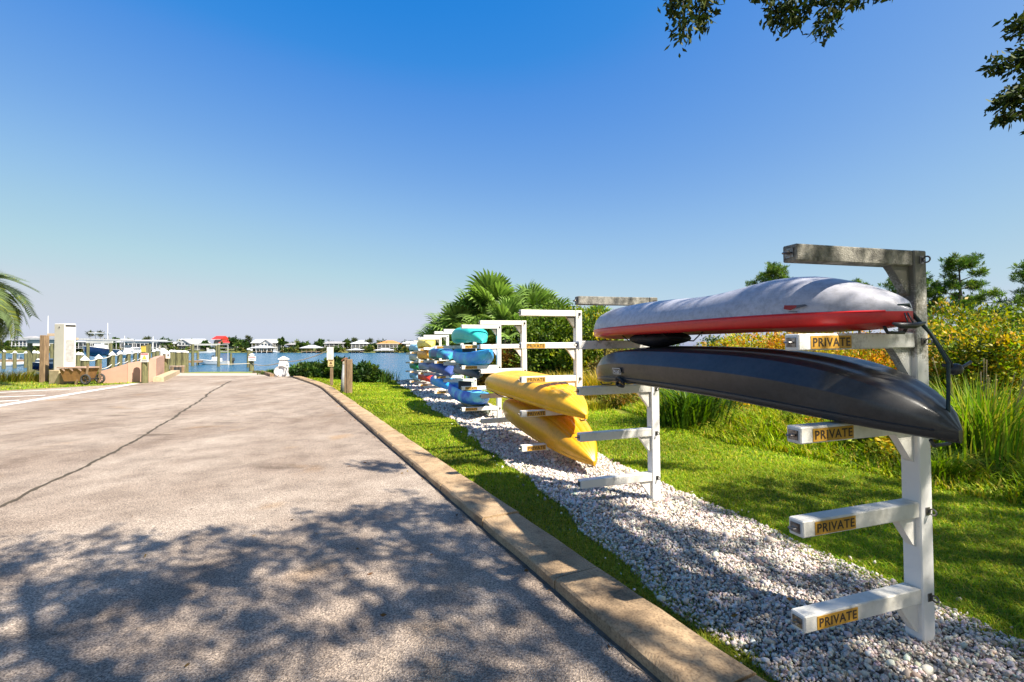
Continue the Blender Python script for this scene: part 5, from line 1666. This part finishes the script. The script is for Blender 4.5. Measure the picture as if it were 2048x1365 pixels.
def dock(label, a, b, w, z):
    A, B = Vector(a), Vector(b); d_ = (B - A); L = d_.length; u = d_.normalized(); s = Vector((u.y, -u.x, 0))
    root = empty('dock', (A.x, A.y, z), label=label, cat='dock')
    n = max(4, int(L / .6)); mb = MB()
    for k in range(n):
        c = A + u * (L * (k + .5) / n)
        MB().box((c.x, c.y, z + random.uniform(-.008, .008)), (L / n - .03, w, .06), (0, 0, math.atan2(u.y, u.x))).build('plank', M_DECK, root)
    for sd in (-1, 1):
        c = (A + B) / 2 + s * sd * (w / 2 - .1)
        MB().box((c.x, c.y, z - .16), (L, .12, .24), (0, 0, math.atan2(u.y, u.x))).build('stringer', M_WOOD, root)
dock('timber dock across the water at the far left', P(-30, 0, 66)[:2] + (0,) if False else (at(-30, 66).x, 66, 0), (at(68, 70).x, 70, 0), 2.0, -.05)
dock('short timber dock left of the white centre console boat', (at(372, 74).x, 74, 0), (at(405, 75).x, 75, 0), 1.8, -.35)

LP_ = [(8, 62, 700, 'white capped piling at the far left of the left dock'), (30, 64, 702, 'white capped piling before the small white boats'), (52, 66, 702.5, 'white capped piling in the middle of the left dock'),
       (69, 50, 701, 'green stained piling at the right end of the left dock'), (75.5, 54, 702, 'slender piling just right of the green stained one'),
       (385.5, 72, 689, 'left piling of the boat lift by the centre console boat'), (396, 78, 705, 'short piling at the end of the short dock'), (437.5, 70, 690, 'thick piling in front of the centre console boat'),
       (462, 76, 707, 'short piling beside the dark outboard'), (157, 34, 704, 'piling with white cap right of the white tower'), (163, 37, 705, 'second capped piling right of the white tower'),
       (315, 52, 697, 'tall piling left of the stout cluster'), (308, 56, 699, 'tall piling right of the post with yellow plate'), (322, 58, 698, 'tall piling behind the small white bin')]
for px, d, top, lab in LP_:
    piling(px, d, top, .19 if d > 45 else .14, 'cone' if d < 69 else None, lab)

def lift(label, px0, px1, d0, d1, ytop, ybot=None, mat=None, roof=False):
    a = at(px0, d0, 0); b = at(px1, d0, 0); c = at(px0, d1, 0); e = at(px1, d1, 0)
    z = H(ytop, d0)
    root = empty('boat_lift', ((a.x + b.x) / 2, (d0 + d1) / 2, WATER), label=label, cat='boat lift')
    mat = mat or pm('lift_alu', (.62, .60, .54), (.5, .48, .42), 4, .5)
    for p, q in ((a, b), (c, Vector((c.x + (b.x - a.x), c.y, 0)))):
        MB().box(((p.x + q.x) / 2, p.y, z - .12), (abs(q.x - p.x) + .4, .2, .26)).build('beam', mat, root)
    for p in (a, b, c, Vector((c.x + (b.x - a.x), c.y, 0))):
        MB().tube([(p.x, p.y, WATER - .5), (p.x, p.y, z - .25)], .16, 10).build('leg', M_PILE, root)
    if roof:
        MB().box(((a.x + b.x) / 2, (d0 + d1) / 2, z + .12), (abs(b.x - a.x) + 1.0, d1 - d0 + 1.2, .16)).build('roof', pm('lift_roof', (.46, .46, .45)), root)
lift('boat lift frame over the navy blue boat', 176, 222, 58, 65, 682.5)
lift('boat lift frame with pale beams behind the centre console boat', 386, 437, 79, 86, 688)
lift('white roofed boat lift behind the roped pilings', 252, 300, 92, 100, 684, None, None, True)
lift('roofed boat lift left of the white tower', 60, 112, 40, 47, 681, None, None, True)
# light frame right of the lift
r = empty('lift_frame', at(446, 82, WATER), label='light open metal frame above the centre console boat', cat='frame')
zt, zb = H(690, 82), H(703, 82); x0, x1 = at(439, 82).x, at(456, 82).x
fm = pm('lift_alu', (.62, .60, .54))
for z in (zt, (zt + zb) / 2, zb): MB().tube([(x0, 82, z), (x1, 82, z)], .05, 6).build('rail', fm, r)
for x in (x0, x1): MB().tube([(x, 82, WATER - .3), (x, 82, zt)], .05, 6).build('upright', fm, r)
# masts
for px, y0, d, lab in ((95.5, 632, 95, 'tall white mast left of the white tower'), (215, 646, 120, 'tall white mast behind the navy blue boat'), (249, 672, 120, 'short white mast left of the white roofed lift'), (306, 673, 120, 'short white mast right of the palm over the roofed lift')):
    b = at(px, d, WATER)
    r = empty('mast', b, label=lab, cat='mast')
    MB().tube([b, b.lerp(Vector((b.x, b.y, H(y0, d))), .6), Vector((b.x, b.y, H(y0, d)))], [.11, .09, .05], 8).build('pole', M_SIGNW, r)
    MB().box((b.x, b.y, H(y0, d) * .35), (1.6, .06, .06)).build('spreader', M_SIGNW, r)

# ------------------------------------------------------------------ bushes and reeds by the water
MANG = [(.030, .075, .015), (.05, .105, .018), (.09, .15, .02), (.018, .045, .010)]
def wshrub(label, px, d, top, w, n): return shrub('shrub', label, px, d, top, w, MANG, None, n, .13, None, None, 26, .4)
wshrub('round green bush right of the wooden posts at the lawn edge', 728, 26.5, 728, 75, 6000)
wshrub('tall green bush behind the notice sign and posts', 681, 27.2, 720, 80, 7000)
wshrub('low green bush between the bollard and the notice sign', 625, 27.4, 730, 80, 6500)
wshrub('small green bush just right of the white bollard', 596, 28.4, 737, 35, 3000)
tuft('reed_clump', 'green reeds at the right end of the waterside bushes', 762, 27.5, 738, 110, [(.08, .15, .02), (.13, .18, .03), (.05, .10, .015)], 420, .05, (.05, .5), None, 'reeds')
tuft('reed_clump', 'green reeds behind the white bollard', 548, 30, 737, 100, [(.08, .16, .02), (.14, .19, .03), (.05, .10, .015)], 420, .06, (.05, .6), None, 'reeds')
def marsh():
    n = 5000
    x = rng.uniform(-40, -20.4, n); y = rng.uniform(23.2, 25.6, n)
    C = pal(n, [(.24, .24, .02), (.36, .28, .04), (.15, .19, .02), (.30, .20, .04)], None, .2)
    V, f4, f3, Cc = blades_geo(np.stack([x, y, tz(x, y)], 1), rng.uniform(.25, .75, n), .03, rng.uniform(.2, 1.1, n), C, .3, rng.normal(.2, .7, n))
    props(link('marsh_grass', np_mesh('marsh_grass', V, [f4, f3], BLADE, Cc)), 'windblown yellow marsh grass on the left bank', 'grass', kind='stuff')
marsh()

# ------------------------------------------------------------------ the opposite shore
DS = 265.0
K_ = DS / F
def sx(px, d=DS): return (px - W0) / F * d
def far_land():
    pts = [(-700, 262), (-330, 262), (-300, 225), (-268, 222), (-250, 262), (300, 262)]
    V = [(x, y, WATER - .3) for x, y in pts] + [(x, y + 3, -.3) for x, y in pts] + [(x, y + 90, 1.2) for x, y in pts] + [(x, y + 900, 2.0) for x, y in pts]
    n = len(pts); fs = []
    for r in range(3):
        for i in range(n - 1): fs.append((r * n + i, r * n + i + 1, (r + 1) * n + i + 1, (r + 1) * n + i))
    o = MB().add(V, fs).build('far_shore', pm('far_bank', (.16, .15, .03), (.05, .075, .015), .12, .95, 0, contrast=(.4, .6)), smooth=True)
    props(o, 'grassy bank of the opposite shore', kind='structure')
far_land()
# wooded shore: one far mass of trees
def far_trees():
    bl = []
    rr = random.Random(5)
    x = -420.0
    while x < 60:
        px = x / K_ + W0
        low = 1.0
        for a, b in ((345, 405), (500, 560), (598, 640), (698, 742), (770, 800)):
            if a < px < b: low = .25
        h = rr.uniform(3.0, 6.0) * low + .6
        y = 272 + rr.uniform(0, 14) + (12 if low < 1 else 0)
        bl.append((x, y, h * .55 - .3, rr.uniform(2.4, 4.2), 3.0, h * .55))
        if not any(a - 2 < px < b + 2 for a, b in ((500, 560), (600, 636), (693, 722), (748, 785), (400, 470))) and rr.random() < .9:
            hh = rr.uniform(1.3, 3.0)
            bl.append((x + 1, 264 + rr.uniform(-1, 2), hh * .5 - .6, rr.uniform(2.0, 3.2), 2.0, hh * .6))
        x += rr.uniform(1.6, 2.8)
    o = foliage('far_treeline', bl, 100000, .85, [(.045, .085, .014), (.075, .12, .016), (.12, .15, .02), (.025, .05, .01), (.17, .15, .03)], None, None, 1.7, .3, .5, None, 26, (0, 272, 0), 'stuff')
    props(o, 'wooded line of trees along the opposite shore', 'trees')
far_trees()
def far_tree(label, px, top, w, d=DS + 8, kind='round', n=1500, cols=None):
    x = sx(px, d); b = Vector((x, d, -.3)); h = H(top, d) + .3; r = w / F * d / 2
    root = empty('shore_tree' if kind == 'round' else 'shore_palm', b, label=label, cat='tree' if kind == 'round' else 'palm')
    MB().tube([b, b + Vector((0, 0, h * .5)), b + Vector((.1, 0, h * .8))], [.35, .25, .15], 7).build('trunk', M_BARK, root)
    if kind == 'round':
        bl = [(x + random.gauss(0, r * .35), d + random.gauss(0, r * .3), b.z + h * random.uniform(.42, .8), r * .5, r * .5, h * .17) for _ in range(8)] + [(x, d, b.z + h * .82, r * .4, r * .4, h * .17)]
        foliage('crown', bl, n, .8, cols or MANG, root, None, 1.6, .3, .5, None, 20)
    else:
        foliage('crown', [(x, d, b.z + h * .9, r, r, r * .8)], 260, 1.5, [(.05, .07, .02), (.08, .09, .03)], root, None, 6, .2, .1)
for a in [('rounded tree left of the white gabled house', 330, 677, 42), ('tall dark tree just right of the red roofed house', 470, 675, 22), ('green tree between red roofed house and white house', 492, 680, 40),
          ('narrow tall tree right of the white house with boathouse', 565, 673.5, 16), ('dark spreading tree between grey house and hip roofed boathouse', 600, 683, 26), ('tall tree right of the hip roofed boathouse', 640, 679, 26),
          ('tall narrow tree right of the long low house', 693, 678, 15), ('round tree between white hip roofed house and orange roofed house', 746, 688, 22), ('tree left of the red roof, behind the gabled house', 412, 682, 26),
          ('low dark tree in front of the far left house', 68, 681, 34), ('tree standing left of the far left house', 18, 682, 18), ('green tree above the roped pilings, left of the colonnaded house', 231, 676.5, 24), ('dark tree just right of the white tower', 158, 681, 14), ('tree right of the colonnaded house behind the stout pilings', 322, 680, 26)]:
    far_tree(*a)
for a in [('left palm of the pair behind the navy boat', 180, 664, 9), ('right palm of the pair behind the navy boat', 200, 664.5, 9), ('lone palm above the white roofed lift', 295, 676, 11), ('palm left of the white house with boathouse', 497, 674.5, 9),
          ('palm left of the white hip roofed house', 709, 679, 8), ('left of two thin palms before the orange roof', 734, 683, 6), ('right of two thin palms before the orange roof', 741, 680, 5)]:
    far_tree(*a, kind='palm')
far_tree('bushy tree below the palm pair behind the navy boat', 190, 678, 30, n=1500, cols=[(.14, .14, .03), (.09, .11, .02)])

M_HW = pm('house_white', (.62, .60, .56), (.55, .53, .50), .3, .7); M_HR = pm('metal_roof_white', (.66, .66, .68), (.58, .59, .62), .4, .4)
M_HG = pm('house_grey', (.46, .44, .42), (.38, .36, .34), .3, .8); M_HRR = pm('red_metal_roof', (.62, .035, .012), (.50, .025, .01), .4, .45)
M_HO = pm('orange_tile_roof', (.58, .24, .07), (.46, .18, .05), .6, .8); M_HB = pm('cream_wall', (.66, .56, .42), (.56, .47, .35), .3, .8); M_RG = pm('grey_shingle', (.34, .33, .33), (.26, .25, .25), .6, .8)
def house(label, x0, x1, yeave, yridge, ybase, mw, mr, roof='hip', d=DS + 6, depth=9, wins=5, floors=1, porch=True, gable=None, name='house', chim=False):
    X0, X1 = sx(x0, d), sx(x1, d); ze, zr, zb = H(yeave, d), H(yridge, d), H(ybase, d)
    b = Vector(((X0 + X1) / 2, d + depth / 2, zb))
    root = empty(name, b, label=label, cat='house' if name == 'house' else 'boathouse')
    ov = .6
    if name == 'house':
        MB().box((b.x, b.y + .6, (ze + zb) / 2), (X1 - X0 - 1.2, depth - 1.2, ze - zb)).build('wall', mw, root)
        fh = (ze - zb) / floors
        for f in range(floors):
            zc = zb + fh * (f + .55)
            for k in range(wins):
                x = X0 + (X1 - X0) * (k + .5) / wins + .1
                ww = (X1 - X0) / wins * .5
                w = MB().box((x, d + .56, zc), (ww, .1, fh * .48)).build('window', M_GLASS, root)
                MB().box((x, d + .52, zc + fh * .27), (ww + .3, .12, .14)).build('lintel', M_HW, w)
        if porch:
            MB().box((b.x, d - .6, zb + (ze - zb) * (.0 if floors == 1 else .5)), (X1 - X0, 2.2, .2)).build('balcony', M_HW, root)
            np_ = max(4, int((X1 - X0) / 2.2))
            for k in range(np_ + 1):
                x = X0 + .3 + (X1 - X0 - .6) * k / np_
                MB().box((x, d - 1.5, (ze + zb) / 2 - .2), (.22, .22, ze - zb + .5)).build('porch_post', M_HW, root)
            MB().box((b.x, d - 1.55, zb + (ze - zb) * (0 if floors == 1 else .5) + .9), (X1 - X0, .08, .1)).build('railing', M_HW, root)
    else:
        np_ = max(3, int((X1 - X0) / 3))
        for yy in (d, d + depth):
            for k in range(np_ + 1):
                x = X0 + .4 + (X1 - X0 - .8) * k / np_
                MB().box((x, yy, (ze + WATER) / 2 - .2), (.25, .25, ze - WATER + .3)).build('post', M_HW if mw is M_HW else M_WOOD, root)
        MB().box((b.x, b.y, WATER + .7), (X1 - X0, depth, .2)).build('floor', M_DECK, root)
    y0, y1 = d - (1.8 if porch else ov), d + depth + ov
    xa, xb = X0 - ov, X1 + ov; zt = ze - .05
    ym = (y0 + y1) / 2
    mb = MB()
    if roof == 'hip':
        k = min((xb - xa) * .38, (y1 - y0) * .55)
        mb.add([(xa, y0, zt), (xb, y0, zt), (xb, y1, zt), (xa, y1, zt), (xa + k, ym, zr), (xb - k, ym, zr)], [(0, 1, 5, 4), (1, 2, 5), (2, 3, 4, 5), (3, 0, 4), (3, 2, 1, 0)])
    else:
        mb.add([(xa, y0, zt), (xb, y0, zt), (xb, y1, zt), (xa, y1, zt), (xa, ym, zr), (xb, ym, zr)], [(0, 1, 5, 4), (1, 2, 5), (2, 3, 4, 5), (3, 0, 4), (3, 2, 1, 0)])
    rf = mb.build('roof', mr, root)
    MB().box((b.x, y0 - .02, zt - .06), (xb - xa + .05, .14, .26)).build('fascia', M_HW, rf)
    if gable:
        g0, g1, gt, gb = gable
        A, B, zt2, zb2 = sx(g0, d), sx(g1, d), H(gt, d), H(gb, d)
        ge = MB().add([(A, d - 2.4, zb2), (B, d - 2.4, zb2), (B, d - 2.4, zb2 + .35 * (zt2 - zb2)), ((A + B) / 2, d - 2.4, zt2), (A, d - 2.4, zb2 + .35 * (zt2 - zb2)), (A, ym, zb2), (B, ym, zb2), (B, ym, zb2 + .35 * (zt2 - zb2)), ((A + B) / 2, ym, zt2), (A, ym, zb2 + .35 * (zt2 - zb2))],
                      [(0, 1, 2, 3, 4), (9, 8, 7, 6, 5), (1, 6, 7, 2), (0, 4, 9, 5)]).build('gable', M_HW, root)
        zz = zb2 + .35 * (zt2 - zb2)
        for s in (0, 1):
            q0, q1 = (A - .5, B + .5)[s], (A + B) / 2
            MB().add([(q0, d - 2.9, zz - .1), (q1, d - 2.9, zt2 + .12), (q1, ym, zt2 + .12), (q0, ym, zz - .1), (q0, d - 2.9, zz - .35), (q1, d - 2.9, zt2 - .15), (q1, ym, zt2 - .15), (q0, ym, zz - .35)], [(0, 1, 2, 3), (7, 6, 5, 4), (0, 4, 5, 1)]).build('gable_roof', M_RG if s < 2 else mr, root)
        for k in range(3):
            MB().box((A + (B - A) * (.25 + .25 * k), d - 2.44, zb2 + .30 * (zt2 - zb2)), ((B - A) * .14, .08, (zt2 - zb2) * .28)).build('gable_window', M_GLASS, ge)
    if chim: MB().box((b.x + 2, ym, zr + .3), (.9, .9, 1.4)).build('chimney', mw, rf)
    return root
house('white gabled house with long white roof on the opposite shore', 351, 400, 687, 678, 700, M_HW, M_HR, 'gable', gable=(360, 385, 679.5, 692), wins=7)
house('upper red roofed pavilion of the red roofed house', 425, 440, 679, 672, 692, M_HW, M_HRR, 'gable', d=DS + 16, porch=False, wins=3)
house('long house under a low bright red roof', 439, 467, 686.5, 680, 697, M_HG, M_HRR, 'gable', d=DS + 9, porch=False, wins=4)
house('white two storey house with gable and balcony behind long boathouse', 506, 554, 686, 678.5, 704, M_HW, M_HR, 'gable', gable=(523, 549, 680, 694), wins=6, floors=2)
house('small grey roofed house partly behind trees', 573, 590, 689, 685, 698, M_HB, M_RG, 'hip', wins=2, porch=False)
house('long low white house on the opposite shore', 651, 689, 687, 683, 695, M_HW, M_RG, 'gable', wins=6, porch=True)
house('white two storey house with white hip roof', 704, 737, 687.5, 680.5, 702, M_HW, M_HR, 'hip', wins=5, floors=2)
house('cream house with orange tile hip roof', 756, 797, 688, 681, 702, M_HB, M_HO, 'hip', wins=6, floors=2)
house('far white low house right of the orange roof', 806, 850, 687, 683, 697, M_HW, M_HR, 'gable', wins=7, porch=False)
house('long boathouse with pale hip roof before the white house', 501, 535, 696, 691.5, 706, M_HW, M_HR, 'hip', DS - 8, 8, porch=False, name='boathouse')
house('open hip roofed boathouse standing over the water', 602, 634, 696, 690.5, 706, M_WOOD, M_HR, 'hip', DS - 8, 8, porch=False, name='boathouse')
house('low boathouse before the white hip roofed house', 695, 720, 700, 697.5, 706, M_WOOD, M_HR, 'hip', DS - 8, 7, porch=False, name='boathouse')
house('low boathouse before the orange roofed house', 750, 783, 700.5, 697, 706, M_WOOD, M_HR, 'hip', DS - 8, 7, porch=False, name='boathouse')
house('grey roofed house at far left behind the left dock', 30, 62, 680, 672, 692, M_HW, M_RG, 'hip', 190, 9, wins=4)
house('white colonnaded house behind the white roofed lift', 236, 318, 684.5, 680, 699, M_HW, M_HR, 'gable', DS, 9, wins=14)
house('pale house with flat roof behind the navy boat lift', 152, 190, 684, 680, 697, M_HW, M_HR, 'gable', DS, 9, wins=5)
